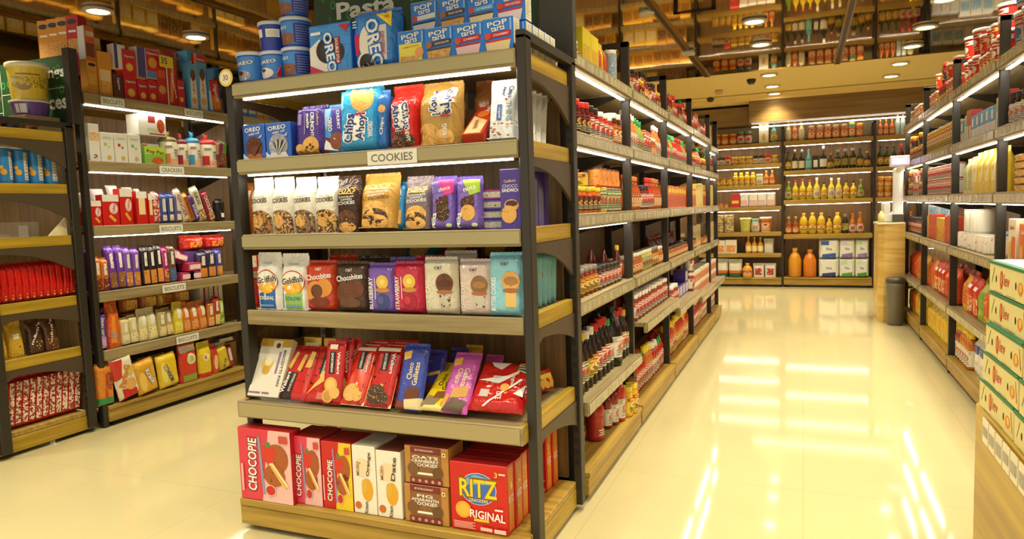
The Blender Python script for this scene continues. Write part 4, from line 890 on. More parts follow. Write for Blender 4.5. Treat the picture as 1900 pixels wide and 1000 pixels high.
def almond(word, c):
    def f(w, h, d):
        it = [('e', .45, .68, .36, .14, MIX([c, 'e8d4b0', 'f0e8d8'], 18)), ('e', .62, .36, .24, .17, P('e0a428', .4)), ('e', .5, .42, .12, .1, P('d8b048', .4)), ('d', .2, .12, .14, P('c86a28', .5))]+T(word, .72, .74, .36, .17, P('5a3a20', .5), 84)+T('MUSH', .24, .66, .2, .12, P('a87848', .5), 88)+T('Kraun', .55, .1, .17, .14, P('4a3420', .5), 88)
        return carton_box('almond_biscuit_box', w, h, d, P('ece6d6', .4), it, sidemat=P('e4dcc4', .45), topmat=P('7a3c2c', .4) if word != 'Orange' else P('d8d0b8', .4))
    return f
E(almond('Orange', 'd8923c'), 658, 701, (0, 829), S6, Y=B, d=.16, desc='white almond biscuit box, left of the pair', place=PL[5], cat='box', maxh=.34)
E(almond('Date', '9a6a3c'), 702, 748, (0, 838), S6, Y=B, d=.16, desc='white almond biscuit box, right of the pair', place=PL[5], cat='box', maxh=.34)
def kraft(t1, t2, t3):
    def f(w, h, d):
        mr = P('7a2c28', .5)
        it = [('r', .14, .82, .84, .99, mr), ('t', 'BYORGANIC', .46, .9, .42, .05, P('e8d8c8', .5), 0), ('r', .14, .2, .84, .82, MIX(['a8783c', '8a5c30', 'b88c50'], 22, .5))]+T(t1, .48, .72, .36 if t1 == 'FIG' else .6, .08, WH)+T(t2, .48, .62, .62, .08, WH)+T(t3, .48, .52, .56, .09, WH)+[('r', .3, .26, .68, .32, WH), ('d', .2, .4, .13, P('7a5430', .5)), ('d', .76, .34, .12, P('6a4828', .5)), ('r', .12, .02, .86, .18, mr)]+[('d', .2+.15*i, .1, .035, P('c8988a', .5)) for i in range(5)]+[('r', .88, .8, .96, .9, P('ecd8a8', .5)), ('d', .92, .85, .02, BRN)]
        return carton_box('kraft_cookie_box', w, h, d, P('b8843c', .55), it, topmat=mr)
    return f
r = E(kraft('FIG', 'AMARANTH', 'COOKIES'), 752, 834, (0, 902), S6, Y=B, d=.12, desc='brown kraft cookie box, lower of two', place=PL[5], cat='box')
put(kraft('OATS', 'CRANBERRY', 'COOKIES')(r[2]*.98, r[3]*.98, .12), (r[1].x+.005, B+.004, r[1].z+r[3]+.003), desc='brown kraft cookie box, upper of two', place=PL[5], cat='box')
def ritz(w, h, d):
    it = [('e', .5, .63, .32, .235, WH), ('e', .5, .63, .31, .228, P('3c6cc0', .3)), ('p', [(.25, .76), (.45, .84), (.7, .8), (.8, .72), (.25, .68)], P('6ab4e0', .3))]+T('RITZ', .5, .64, .66, .26, YEL, 0, P('8a5c10', .4), .05)+T('CRACKERS', .5, .465, .34, .045, P('e8d890', .4))+T('3', .82, .87, .05, .08, P('f0c840', .4))+[('r', .87, .875, .98, .9, P('e8dcc8', .4)), ('d', .23, .31, .14, P('e8a42c', .45)), ('d', .23, .31, .1, P('f0b840', .45)), ('r', .42, .16, .68, .2, P('e8c030', .4))]+T('RIGINAL', .66, .26, .62, .12, WH, -3)
    it += small_print(.06, .44, .04, .15, 5, P('f0b8a8', .5))+[('e', .55+.035*i, .065, .018, .03, P('e8c8b8', .4)) for i in range(6)]+[('r', .78, .03, .98, .09, P('e8c8b8', .4)), ('r', .8, .36, .94, .385, WH)]
    sit = [('r', .14, .04, .9, .96, P('e07a1c', .4)), ('e', .5, .74, .34, .16, MIX(['f0b840', 'd88420', 'f4d060'], 30)), ('e', .5, .3, .36, .2, MIX(['f0b840', 'd88420', 'e85a20'], 30)), ('t', 'RITZ', .5, .5, .7, .1, WH, 0)]
    return carton_box('cracker_box', w, h, d, P('cc1c18', .35), it, topmat=P('a8141c', .4), sideitems=sit)
r = E(ritz, 838, 944, (0, 862), S6, Y=B, d=.062, desc='large red cracker box, front one of the row', place=PL[5], cat='box')
for j in range(1, 8):
    if j == 5: continue
    put(r[0], (r[1].x+.004*(j % 2), B+.066*j, S6), desc='red cracker box behind the front one', place=PL[5], cat='box', axis='y')
# ---------------------------------------------------------------- goods on the long rows
rng = random.Random(11); BOXNAME = 'biscuit_box'
def F(fn, pa, pb, top, z, X=None, d=.06, lean=0, roll=0, desc='', place='', cat='package', rz=90, parts=True, maxh=None):
    """stand a pack on a shelf of a row that faces +X, between two pixel columns"""
    X = LGX-.035 if X is None else X
    y = unp(pa, 500, 'x', X).y
    for _ in range(5): y = unp(pa, proj((X, y, z))[1], 'x', X).y
    y1 = y+.1
    for _ in range(5): y1 = unp(pb, proj((X, y1, z))[1], 'x', X).y
    w = y1-y; h = (unp((pa+pb)/2, top, 'x', X).z-z)/math.cos(R(lean))
    if maxh: h = min(h, maxh)
    pr = fn(w*.97, h, d)
    put(pr, (X, (y+y1)/2, z+.002), rz=R(rz), lean=lean, roll=roll, desc=desc, place=place, cat=cat, parts=parts)
    return pr, Vector((X, (y+y1)/2, z+.002)), w, h
def blot(cols, s=60, r=.4): return MIX(cols, s, r)
def gbox(c, front, words=None, top=None, sidec=None, wc=None):
    def f(w, h, d):
        it = list(front)
        if words: it += T(*words)
        return carton_box(BOXNAME, w, h, d, P(c, .4), it, sidemat=P(sidec or c, .45), topmat=P(top or c, .45))
    return f
def gbag(c, items, kind='pillow', nm='snack_packet', rough=.25): return lambda w, h, d: bag(nm, w, h, d, FILM(c, rough) if isinstance(c, str) else c, items, kind, sd=len(items))
BISC = ('d', .5, .32, .34, COOK, .8)
LB = LGX-.04
L6, L5, L4, L3, L2, L1 = [z+.001 for z in (2.02, 1.62, 1.23, .83, .47, .13)]
PB = ['top shelf, nearest biscuit bay', 'second shelf, nearest biscuit bay', 'third shelf, nearest biscuit bay', 'fourth shelf, nearest biscuit bay', 'fifth shelf, nearest biscuit bay', 'base of the nearest biscuit bay']
org = gbox('d8902c', [('r', .1, .3, .9, .62, blot(['b8541c', 'e0a840', '8a3a14'])), ('e', .5, .88, .38, .05, BK)])
# top shelf, left to right
r = F(org, 165, 184, 114, L6, desc='orange biscuit box at the near end under another', place=PB[0], cat='box')
put(gbox('c85a28', [('r', .1, .1, .9, .5, CHOC), ('r', .1, .7, .9, .85, P('d8b898', .5))], sidec='e4e0d8')(r[2]*.97, .2, .06), r[1]+Vector((0, 0, r[3]+.002)), rz=R(90), desc='brown and orange box atop the near orange one', place=PB[0], cat='box')
for j in range(4):
    c = ['c01c1c', 'd88c24', 'd88c24', 'd88c24'][j]
    put(gbox(c, [('r', .1, .1, .9, .45, blot(['8a3a1c', 'e0a050', '5a2410'])), ('e', .5, .85, .4, .06, BK), ('r', .2, .6, .8, .65, WH)], sidec=c)(.085, .25, .07), (-4.06-.085*j, 3.02, L6+.225), rz=R(12), desc=('red box stacked high behind green board', 'orange box stacked high behind green board')[j > 0], place='top shelf, nearest biscuit bay' if j else PB[0], cat='box', axis='x')
    put(gbox(c, [])(.085, .22, .07), (-4.06-.085*j, 3.02, L6), rz=R(12), desc='lower box, behind board', place='top shelf, nearest biscuit bay', cat='box', axis='x', parts=False)
F(gbox('dc9430', [('r', .1, .35, .9, .6, P('f0d0a0', .5)), ('r', .15, .08, .85, .35, blot(['d8701c', 'f0b050', 'b8501c']))]), 186, 211, 98, L6, desc='orange-yellow biscuit box', place=PB[0], cat='box')
F(gbox('5a2820', [('r', .1, .04, .9, .3, CHOC)], ('Digestive', .5, .62, .5, .3, WH, -86)), 213, 231, 140, L6, desc='dark brown box, lower', place=PB[0], cat='box')
put(gbox('e4e0d4', [('r', 0, 0, .3, 1, P('4a3c84', .4))])(.08, .15, .06), (LB, unp(222, 100, 'x', LB).y, L6+.19), rz=R(90), desc='white and purple box above the dark brown one', place=PB[0], cat='box')
red_d = lambda: gbox('cc1c1c', [('d', .5, .3, .3, P('e8a83c', .5)), ('d', .5, .3, .22, P('f0bc58', .5))], ('Digestive', .5, .72, .8, .12, WH, 2, P('8a1010', .4), .04))
r = F(red_d(), 233, 257, 140, L6, desc='red round-biscuit box, lower', place=PB[0], cat='box', d=.07)
put(r[0], r[1]+Vector((0, 0, r[3]+.002)), rz=R(90), sc=(1, 1, .95), desc='red round-biscuit box, upper, third column', place=PB[0], cat='box')
for a, b in ((258, 276), (277, 294)): F(red_d(), a, b, 150, L6, desc='small round-biscuit box, low pair', place=PB[0], cat='box', d=.07).__len__()
REG[-1] = REG[-1][:4]+('y',)+REG[-1][5:]; REG[-2] = REG[-2][:4]+('y',)+REG[-2][5:]
put(gbox('e6e2d6', [('r', 0, 0, .35, 1, P('4c4488', .4)), ('r', .38, .25, .98, .98, P('cc1c1c', .4)), ('d', .68, .55, .2, P('e8a83c', .5)), ('r', .38, .02, .98, .24, P('5a8ac8', .4))], ('Digestive', .68, .85, .5, .1, WH))(.17, .19, .07), (LB, unp(276, 120, 'x', LB).y, L6+.165), rz=R(90), desc='white, blue and red box lying across the low pair', place=PB[0], cat='box')
F(gbox('c8241c', [('d', .5, .4, .4, P('d8a048', .5)), ('r', .1, .7, .9, .9, P('d85a20', .4))]), 295, 312, 125, L6, desc='red box under the yellow price card', place=PB[0], cat='box')
F(gbox('c01c1c', [('p', [(.2, .1), (.5, .1), (.8, .9), (.5, .9)], P('e09428', .4))], ('Digestive', .7, .5, .6, .2, WH, -80)), 313, 331, 122, L6, desc='red box with orange diagonal band', place=PB[0], cat='box')
rr = F(red_d(), 332, 345, 150, L6, desc='slim red box before the tall stack', place=PB[0], cat='box')
for kk, (pa, pb, n, up) in enumerate(((300, 327, 1, .30), (330, 352, 1, .22), (346, 369, 3, 0))):
    y0 = unp(pa, 130, 'x', LB-.07).y; y1 = unp(pb, 130, 'x', LB-.07).y
    for q in range(n if up == 0 else 3):
        zz = L6+q*.135
        put(gbox('c82420', [('d', .7, .3, .22, P('e8a83c', .5)), ('r', .0, .0, .25, 1, P('d88c5c', .5))], ('Digestive', .6, .7, .6, .14, WH))((y1-y0)*.96, .13, .09), (LB-(.105 if up else .0), (y0+y1)/2+.0*kk, zz), rz=R(90), desc='red multi-pack box in %s stack, %s layer' % (('first back', 'second back', 'front')[kk], ('bottom', 'middle', 'top')[q]), place=PB[0], cat='box')
for j, (a, b, t, c, de) in enumerate(((354, 370, 120, '58a4d8', 'light blue and white box, first'), (371, 388, 118, '4a98d0', 'light blue and white box, second'))):
    F(gbox(c, [('p', [(.1, .02), (.9, .02), (.8, .7), (.2, .7)], P('e8e4dc', .4)), ('d', .5, .2, .3, COOK), ('e', .5, .75, .3, .12, CHOC), ('t', 'Dip', .5, .5, .3, .3, RED, -84)]), a, b, t, L6, desc=de, place=PB[0], cat='box')
put(gbox('4aa0d4', [('r', .1, .2, .9, .5, WH), ('r', .5, .55, .9, .8, P('d8e8f0', .4))])(.16, .14, .1), (LB-.02, unp(368, 110, 'x', LB).y, L6+.335-.06), rz=R(90), desc='light blue box lying over the two tall blue boxes', place=PB[0], cat='box')
F(gbox('4a8cc4', [('r', .1, .05, .6, .5, P('d8dcc8', .4))]), 389, 401, 130, L6, desc='narrow blue box', place=PB[0], cat='box')
F(gbag('c83020', [('p', [(0, 0), (1, 0), (1, .35), (0, .5)], P('e8862c', .4)), ('t', 'Digestive', .5, .55, .5, .4, WH, -88)], 'brick'), 396, 416, 148, L6, X=LB+.008, d=.05, roll=-8, desc='orange and red packet tilted in front of blue boxes', place=PB[0])
F(gbox('3c7cc0', [('r', .1, .05, .9, .35, WH), ('d', .5, .7, .3, CHOC)]), 404, 419, 128, L6, X=LB-.04, desc='blue box at far end', place=PB[0], cat='box')
g = G().cbox(-.055, .055, 0, .003, 0, .075, YEL, .001); vs, fs = text_geo('35', .012); g.add([(-.02+a*.05, -.0006, .042+b*.042) for a, b in vs], fs, P('4a3a10', .5))
o = g.make('price_card', loc=(LB+.03, unp(303, 118, 'x', LB).y, L6+.25)); o.rotation_euler = (0, 0, R(90)); tag(o, 'yellow price card reading 35 clipped above red biscuit boxes', 'price card')
G().box(-.004, .004, .0035, .006, -.25, .02, P('d8d4c4', .3)).make('card_stem', o)
# second shelf: crackers
wb = lambda a, b: gbox('ebe6da', [('d', .35, .6, .12, P(a, .5)), ('d', .6, .52, .1, P(b, .5)), ('d', .6, .16, .16, P('d8b860', .5)), ('r', .2, .8, .8, .86, P('c8d0b0', .5))])
F(gbox('ece8dc', [('r', .05, .55, .95, .78, blot(['d8742c', 'ecc890', 'b85a1c'])), ('d', .5, .14, .2, blot(['7a1c28', 'e8e0d8']))]), 168, 188, 231, L5, desc='white box with orange logo band at near end', place=PB[1], cat='box')
for j, (a, b, c1, c2, de) in enumerate(((189, 214, 'a8c070', 'c8d8a0', 'white cracker box with green sprigs'), (215, 239, 'c8382c', '8aa850', 'white cracker box with red berries'), (240, 264, '8ab068', 'b8c890', 'white cracker box with pale green leaves'))):
    F(wb(c1, c2), a, b, 247+j*2, L5, desc=de, place=PB[1], cat='box')
r = F(gbox('e8e4d8', [('r', .0, .55, .3, .95, P('b82028', .5))]), 266, 298, 268, L5, X=LB-.05, desc='white and red box behind the green box', place=PB[1], cat='box', d=.1)
y0 = unp(245, 240, 'x', LB-.06).y; y1 = unp(298, 240, 'x', LB-.06).y
for nm_, hh_, zz_, de in (('a', .12, L5, 'white box at the back under the vegetable-print box'), ):
    put(gbox('e8e4d8', [])((y1-y0)*.55, .19, .1), (LB-.17, (y0+y1)/2-.05, L5), rz=R(90), desc=de, place=PB[1], cat='box')
put(gbox('eceadf', [('r', .35, .62, .6, .95, P('a02830', .5)), ('e', .8, .5, .14, .34, blot(['d8982c', 'b83a1c', '6a8a30'], 40)), ('r', .3, .2, .7, .36, P('c8d8a8', .5)), ('r', .36, .06, .95, .12, P('b02830', .5))])((y1-y0)*.96, .135, .11), (LB-.005, (y0+y1)/2, L5+.192), rz=R(90), desc='white box with vegetable print lying on top of others', place=PB[1], cat='box')
F(gbox('d8d4c8', []), 243, 262, 249, L5, X=LB-.065, desc='white box behind the pale green leaf box', place=PB[1], cat='box')
F(gbox('8ac04c', [('p', [(0, .55), (1, .6), (1, 1), (0, 1)], P('c8d848', .4)), ('e', .6, .22, .3, .2, blot(['e07a28', 'c85a1c', 'f0a850']))], ('Pop Pan', .5, .68, .84, .24, P('3a3418', .5), -3)), 270, 309, 273, L5, X=LB+.015, desc='light green box leaning forward in front', place=PB[1], cat='box', d=.03, maxh=.14)
def canis(bc, lidc, tie):
    def f(w, h, d):
        r0 = w/2; g = G().lathe([(r0*.95, 0), (r0, .005), (r0, h*.68), (r0*.9, h*.7)], P('ece0c8', .35), 18)
        fn = lambda u, v, l: ((r0+.0006+l)*math.cos(-math.pi/2+(u-.5)*2.4), (r0+.0006+l)*math.sin(-math.pi/2+(u-.5)*2.4), v*h*.68)
        art(g, fn, [('r', .0, .02, 1, .3, blot([bc, 'e8b890', bc], 50)), ('r', .0, .1, .3, .5, P(bc, .4)), ('t', 'BAKED', .65, .66, .3, .1, BK), ('t', 'RICE', .62, .53, .25, .1, BK), ('t', 'CAKES', .65, .41, .3, .1, BK), ('r', .1, .74, .4, .84, GRY)], r0*2.4, h*.68, True)
        lid = G().lathe([(r0*1.02, h*.68), (r0*1.04, h*.7), (r0*1.03, h*.74), (r0*.8, h*.8), (r0*.25, h*.84)], P(lidc, .35), 18)
        tw = G(); tw.add([(-r0*.1, 0, h*.83), (r0*.1, 0, h*.83), (r0*.5, .006, h*1.0), (r0*.1, -.006, h*.97), (-r0*.3, .004, h*1.02)], [(0, 1, 2, 3), (0, 3, 4)], P(tie, .4)); tw.lathe([(r0*.25, h*.82), (r0*.14, h*.86), (r0*.3, h*.9), (.002, h*.92)], P(tie, .4), 8)
        return Proto('rice_cake_canister', g, [('lid', lid), ('twisted_tie', tw)])
    return f
for a, b, t, bc, lc, tc_, de in ((300, 327, 244, 'd88a48', '8a7a50', 'c8b070', 'cream canister with olive lid'), (328, 347, 249, '9a2838', '7a1c30', 'b84058', 'cream canister with maroon lid'), (347, 370, 246, '3a98d0', '3a90c8', '50b0e0', 'cream canister with blue lid'), (371, 398, 250, 'c82828', 'd03030', 'e04848', 'cream canister with red frilled lid')):
    F(canis(bc, lc, tc_), a, b, t, L5, X=LB-.045, desc=de, place=PB[1], cat='canister')
for j in range(3): F(gbag(['c8a068', '8a2c5c', '6a8a3c'][j], [('r', .2, .1, .8, .5, blot(['e8d0a8', '7a3c28', 'c83a5a']))], 'brick'), 399+7*j, 408+7*j, 262, L5, d=.1, roll=4, desc=['tan', 'plum', 'olive'][j]+' slim packet beside the canisters', place=PB[1])
# third shelf
RW = [('r', .0, .78, 1, 1, P('ece6dc', .4)), ('e', .65, .55, .26, .18, P('e8d0c8', .4)), ('t', 'Calbee', .65, .55, .3, .16, RED, 80), ('p', [(.3, .3), (.45, .36), (.8, .16), (.66, .1)], P('e8a83c', .4))]
for j, (a, b, t) in enumerate(((171, 191, 373), (193, 224, 362), (226, 249, 351), (256, 276, 356), (278, 287, 360))):
    r = F(gbox('cc2018', RW if j < 3 else [('r', .2, .3, .8, .8, P('f0d8a0', .3)), ('r', .0, .8, 1, 1, WH)]), a, b, t, L4, desc='red box with white top', place=PB[2], cat='box', d=.06)
    REG[-1] = REG[-1][:4]+('y',)+REG[-1][5:]
    put(gbag('ece4dc', [], 'pillow')(r[2]*.9, .11, .05), r[1]+Vector((-.09, .01, r[3]*.62)), rz=R(90), lean=16, desc='white wrapped pack above the red boxes', place=PB[2], cat='package', axis='y', parts=False)
    put(gbox('b81c18', [])(r[2]*.9, r[3]*.6, .07), r[1]+Vector((-.085, .01, 0)), rz=R(90), desc='red box in the row behind', place=PB[2], cat='box', axis='y', parts=False)
F(gbag(blot(['cc2420', 'f0e0d8', 'a81818', 'e8943c'], 55), [], 'brick'), 288, 300, 358, L4, d=.06, desc='red and white striped packet', place=PB[2])
for j, (a, b, t, c) in enumerate(((301, 313, 361, '3c4c94'), (314, 326, 360, '344488'), (327, 340, 358, '6a5a94'))):
    F(gbag(c, [('r', .25, .4, .75, .85, P('d8d0b8', .4)), ('r', .2, .1, .8, .3, blot([c, 'e8d8c0', '8a5a3a']))], 'brick'), a, b, t, L4, d=.06, desc=['navy packet with cream panel', 'deep blue packet with small print', 'grey-violet packet'][j], place=PB[2])
for j, (a, b, t, c, it) in enumerate(((343, 354, 352, 'e0d0c0', [('t', 'GINGER', .5, .5, .7, .6, P('7a2c4a', .4), -88)]), (355, 364, 360, 'd8982c', [('r', .2, .1, .8, .9, blot(['e8b040', '8a3c1c', 'c86a20']))]), (365, 374, 362, '5a3a7c', [('t', 'SODA', .5, .4, .5, .5, WH, -88)]), (373, 387, 349, 'dcd4b4', [('t', 'ALMOND', .5, .68, .4, .5, P('5a4a30', .5), -88), ('r', .1, .05, .9, .35, GRAN)]), (391, 402, 358, '9a1c34', [('t', 'CHOCOLATE', .5, .6, .6, .6, WH, -88), ('r', .1, .05, .9, .3, GRAN)]))):
    F(gbag(c, it, 'brick'), a, b, t, L4, X=LB+.01, d=.035, roll=-19, desc=['cream packet with plum lettering tilted left', 'amber packet tilted left', 'violet packet tilted left', 'pale packet with nut print tilted left', 'dark red packet tilted left'][j], place=PB[2])
F(gbag('24201e', [('r', .4, .2, .8, .4, WH)], 'brick'), 406, 419, 372, L4, d=.06, desc='black packet at far end', place=PB[2])
# rows of packets filled between two points of a shelf
def run(specs, y0, y1, z, X, place, rz=90, axis='y', gap=.004, jit=.0, lean=0, roll=0, rows=1, rowstep=.07, parts=True, along='y', wave=0, stack=0):
    """specs: (proto, description, category, how many side by side); repeated until the stretch is full"""
    sx = -1 if rz == 90 else 1
    for rw in range(rows):
        a = y0+(.01*rw); k = 0; n = 0
        while True:
            pr, de, cat, cnt = specs[k % len(specs)][:4]
            if a+pr.w > y1: break
            d_ = de if rw == 0 else de
            pl = place if rw == 0 else ['', 'back row, ', 'rear row, '][rw]+place
            off = (rowstep*rw + jit*rng.uniform(0, 1))*sx; c = a+pr.w/2
            lr = lean+(rng.uniform(-1, 1)*wave); s = 1+rng.uniform(-.03, .03)
            base = (X+off, c, z) if along == 'y' else (c, X+abs(off), z)
            rl = roll+rng.uniform(-1, 1)*wave*.6
            put(pr, (base[0], base[1], z+.0015), rz=R(rz)+(R(rng.uniform(-5, 5)) if jit else 0), lean=max(0, lr), roll=rl, sc=(1, 1, s), desc=d_, place=pl, cat=cat, axis=axis, parts=parts and rw == 0)
            if stack and rw == 0 and rng.random() < stack: put(pr, (base[0], base[1], z+pr.h*s+.003), rz=R(rz), desc=d_+', upper', place=pl, cat=cat, axis=axis, parts=parts)
            a += pr.w+gap+(abs(math.sin(R(roll)))*.02); n += 1
            if n >= cnt: n = 0; k += 1
def Y_at(px, z, X):
    y = 3.
    for _ in range(6): y = unp(px, proj((X, y, z))[1], 'x', X).y
    return y
pk = lambda c, cols, w=.055, h=.17, d=.05, kind='brick', s=50, txt=None, tc=None: bag('biscuit_packet', w, h, d, FILM(c), [('r', .08, .04, .92, .4, blot(cols, s))]+(T(txt, .5, .66, .44, .45, tc or WH, -86) if txt else [('r', .3, .5, .7, .86, blot([c, 'e8e0d8', c], s))]), kind, sd=len(cols)+int(w*1000))
pur = pk('6a3a9c', ['d8b060', '8a5a2c', 'ecdcc0'], .052, .26); pu2 = pk('7a4ca8', ['e8c070', 'c8803c', 'f0e0c8'], .05, .25); orp = pk('c8702c', ['e0a050', '7a2c1c', 'ecd8b8'], .045, .2); blk = pk('2c2420', ['c8642c', 'e09040', '3a2018'], .05, .25); mag = pk('b02878', ['d8a060', '6a2c1c'], .04, .24); brn = pk('6a4a34', ['c8b890', '4a6a9c', '8a6a44'], .055, .24)
z = L3
run([(orp, 'orange biscuit packet', 'package', 3)], Y_at(178, z, LB), Y_at(212, z, LB), z, LB+.005, PB[3], wave=4)
run([(pur, 'purple biscuit packet', 'package', 4)], Y_at(180, z, LB)+.01, Y_at(212, z, LB), z, LB-.075, PB[3], wave=4)
run([(pur, 'tall purple biscuit packet', 'package', 2), (pu2, 'violet biscuit packet with cream foot', 'package', 3)], Y_at(213, z, LB)-.02, Y_at(268, z, LB)+.03, z, LB, PB[3], wave=4)
run([(blk, 'black and orange biscuit packet', 'package', 3), (mag, 'magenta biscuit packet', 'package', 1), (brn, 'brown and blue biscuit packet', 'package', 3)], Y_at(269, z, LB), Y_at(336, z, LB), z, LB, PB[3], wave=4)
for j, (p0, zz, ln) in enumerate(((338, 0, 0), (352, .0, 0), (326, .155, 50), (340, .12, 40), (352, .062, 30))):
    put(carton_box('biscuit_box', .12, .055, .1, P('b83458', .35), [('r', .1, .2, .9, .8, blot(['b83458', 'f0dcd8', 'd8607c'])), ]), (LB-(0 if zz < .1 else .03), Y_at(p0+12, z, LB), z+zz+.0015), rz=R(90), roll=0, desc=('pink biscuit box lying at shelf level, nearer', 'pink biscuit box lying at shelf level, farther', 'pink box highest on the pile', 'pink box second on the pile', 'pink box just above the farther low one')[j], place=PB[3], cat='box') if j in (0, 1, 4) else put(bag('biscuit_packet', .13, .05, .05, FILM('c03c6c'), [('r', .1, .2, .9, .8, blot(['b83458', 'f0dcd8', 'd8607c']))], 'brick'), (LB-.03, Y_at(p0+4, z, LB), z+zz+.0015), rz=R(90), roll=18, desc=('', '', 'pink packet highest on the pile', 'pink packet second on the pile')[j], place=PB[3])
for p0, zz in ((330, 0), (345, 0)): put(gbox('7a3a6a', [])(.11, .115 if p0 > 340 else .15, .07), (LB-.1, Y_at(p0, z, LB)+.05, z), rz=R(90), desc='plum box holding up the pink pile, %s' % ('nearer' if p0 < 340 else 'farther'), place=PB[3], cat='box', parts=False)
run([(pk('3a2c50', ['c87028', 'e09038', '3a2040'], .075, .19, .06), 'dark packet with orange print', 'package', 2), (pk('4a48a4', ['c8702c', 'e8b050'], .06, .19, .06), 'blue-violet packet with orange foot', 'package', 2)], Y_at(372, z, LB), Y_at(424, z, LB), z, LB, PB[3])
run([(bag('snack_bag', .2, .1, .14, FILM('b82818', .2), [('r', .2, .2, .7, .6, blot(['b82818', 'e08a38', '8a1c10']))], 'pillow'), 'large red bag heaped at the back', 'bag', 3)], Y_at(362, z, LB), Y_at(424, z, LB)+.16, z+.2, LB-.06, PB[3])
run([(gbox('6a4a8a', [])(.12, .195, .06), 'violet box in the row behind', 'box', 9)], Y_at(362, z, LB), Y_at(424, z, LB), z, LB-.08, PB[3], parts=False)
z = L2
F(gbag('5a3494', [('t', 'Dark Fantasy', .6, .62, .5, .4, WH, 88), ('r', .2, .05, .8, .35, blot(['5a3494', 'd8a8d8', '3a1c5c']))], 'brick'), 180, 203, 580, z, desc='purple packet with upright white lettering at near end', place=PB[4])
F(gbag('c84020', [('r', .3, .3, .7, .5, P('c8c8d0', .3))], 'gusset'), 199, 212, 573, z, desc='red-orange bag, slim', place=PB[4], X=LB-.01)
F(gbag('d8601c', [('p', [(.1, .1), (.6, .1), (.5, .9), (.3, .9)], P('e89038', .25)), ('r', .2, .2, .6, .32, P('8a9aa8', .4))], 'gusset'), 205, 228, 556, z, desc='tall orange bag, tallest in the row', place=PB[4])
sn = [(pk('d8c890', ['4a3c20', 'e8dcb0', '8a6a34'], .06, 0.168), 'cream and brown packet', 'package', 2), (pk('d8d098', ['c8b860', 'ecd8a0', '6a8a50'], .07, 0.204, .06, 'gusset'), 'pale yellow-green bag', 'bag', 2), (pk('b8a468', ['5a4a2c', 'e0cc90', '3a8ab0'], .06, 0.180), 'khaki packet with blue patch', 'package', 2),
      (pk('dcc428', ['6a8a34', 'ecdc60', 'c8a020'], .075, 0.204, .06, 'gusset'), 'bright yellow bag', 'bag', 1), (pk('d87828', ['4a5aa0', 'e8a050', 'b84a1c'], .07, 0.192, .06, 'gusset'), 'orange bag with blue patch', 'bag', 3), (pk('c8742c', ['6a7ab0', 'ecb060', 'a8401c'], .055, 0.180), 'amber packet', 'package', 1), (pk('b83820', ['e88c38', 'd8c870', '8a2010'], .05, 0.204), 'red-orange packet', 'package', 1), (pk('a8c048', ['e8dc80', '6a8a28'], .045, 0.192), 'lime packet', 'package', 1), (pk('d8c890', ['8a6a3c', 'ecdcb0', 'b8783c'], .05, 0.192), 'beige packet', 'package', 3)]
run(sn, Y_at(229, z, LB), Y_at(430, z, LB), z, LB, PB[4], wave=5, jit=.01)
hp = [(bag('snack_bag', .14, .1, .09, FILM('c8782c', .2), [('r', .2, .2, .8, .8, blot(['c8782c', 'e8b860', '8a3c1c'], 40))], 'pillow', sd=3), 'orange bag heaped at the back', 'bag', 2), (bag('snack_bag', .13, .09, .09, FILM('d8b83c', .2), [('r', .2, .2, .8, .8, blot(['d8b83c', 'b8501c', 'f0dc80'], 40))], 'pillow', sd=5), 'yellow bag heaped at the back', 'bag', 1)]
run(hp, Y_at(250, z, LB), Y_at(400, z, LB), z+.19, LB-.08, PB[4], wave=4)
run([(gbox('a8682c', [])(.14, .185, .07), 'brown box in the row behind', 'box', 9)], Y_at(250, z, LB), Y_at(400, z, LB), z, LB-.09, PB[4], parts=False)
for j in range(5): put(carton_box('striped_packet', .035, .17, .1, P(['e4dcc8', 'c03028'][j % 2], .35), [('r', .1, .1, .9, .9, blot(['c83028', 'ece4d8', '3a3a44'], 60))]), (LB-.1, Y_at(398, z, LB)+.045*j, z+.14), rz=R(90), desc='striped red and white box', place=PB[4], cat='box', axis='y')
run([(gbox('4a4a44', [])(.11, .135, .09), 'dark tray under striped boxes', 'box', 9)], Y_at(396, z, LB), Y_at(396, z, LB)+.24, z, LB-.105, PB[4], parts=False)
z = L1
F(gbag('d8842c', [('r', 0, .05, 1, .2, P('2c8a4c', .3)), ('e', .72, .6, .2, .22, blot(['8a3c1c', 'c86a3c'])), ('t', 'BRITANNIA', .5, .5, .6, .16, RED, 88)], 'brick'), 186, 216, 676, z, X=LB+.03, desc='orange and green packet at near end', place=PB[5])
F(gbag('e8e0c8', [('p', [(0, 0), (1, 0), (1, .16), (0, .3)], RED), ('p', [(0, .5), (.3, .55), (.5, .95), (0, .98)], P('c8382c', .3)), ('d', .62, .32, .26, COOK), ('d', .7, .62, .2, P('d8b860', .4))]+T('Parle-G', .42, .55, .5, .24, P('d8a020', .4), 60, RED), 'brick'), 226, 265, 661, z, X=LB+.05, d=.05, roll=-12, desc='big white and red packet tilted left, front', place=PB[5])
F(gbag('dca42c', [('e', .25, .4, .18, .3, P('e8c060', .4))]+T('Krack', .64, .5, .52, .26, WH, -70, P('5a2c14', .4), .05), 'brick'), 262, 299, 671, z, X=LB+.05, d=.05, roll=-9, desc='golden yellow packet with brown-edged white lettering', place=PB[5])
F(gbag('e0c028', [('e', .25, .5, .16, .34, P('ecd870', .4))]+T('MONACO', .46, .45, .6, .22, P('28447c', .4), 110), 'brick'), 301, 337, 660, z, X=LB+.045, d=.05, roll=-6, desc='bright yellow packet with blue lettering', place=PB[5])
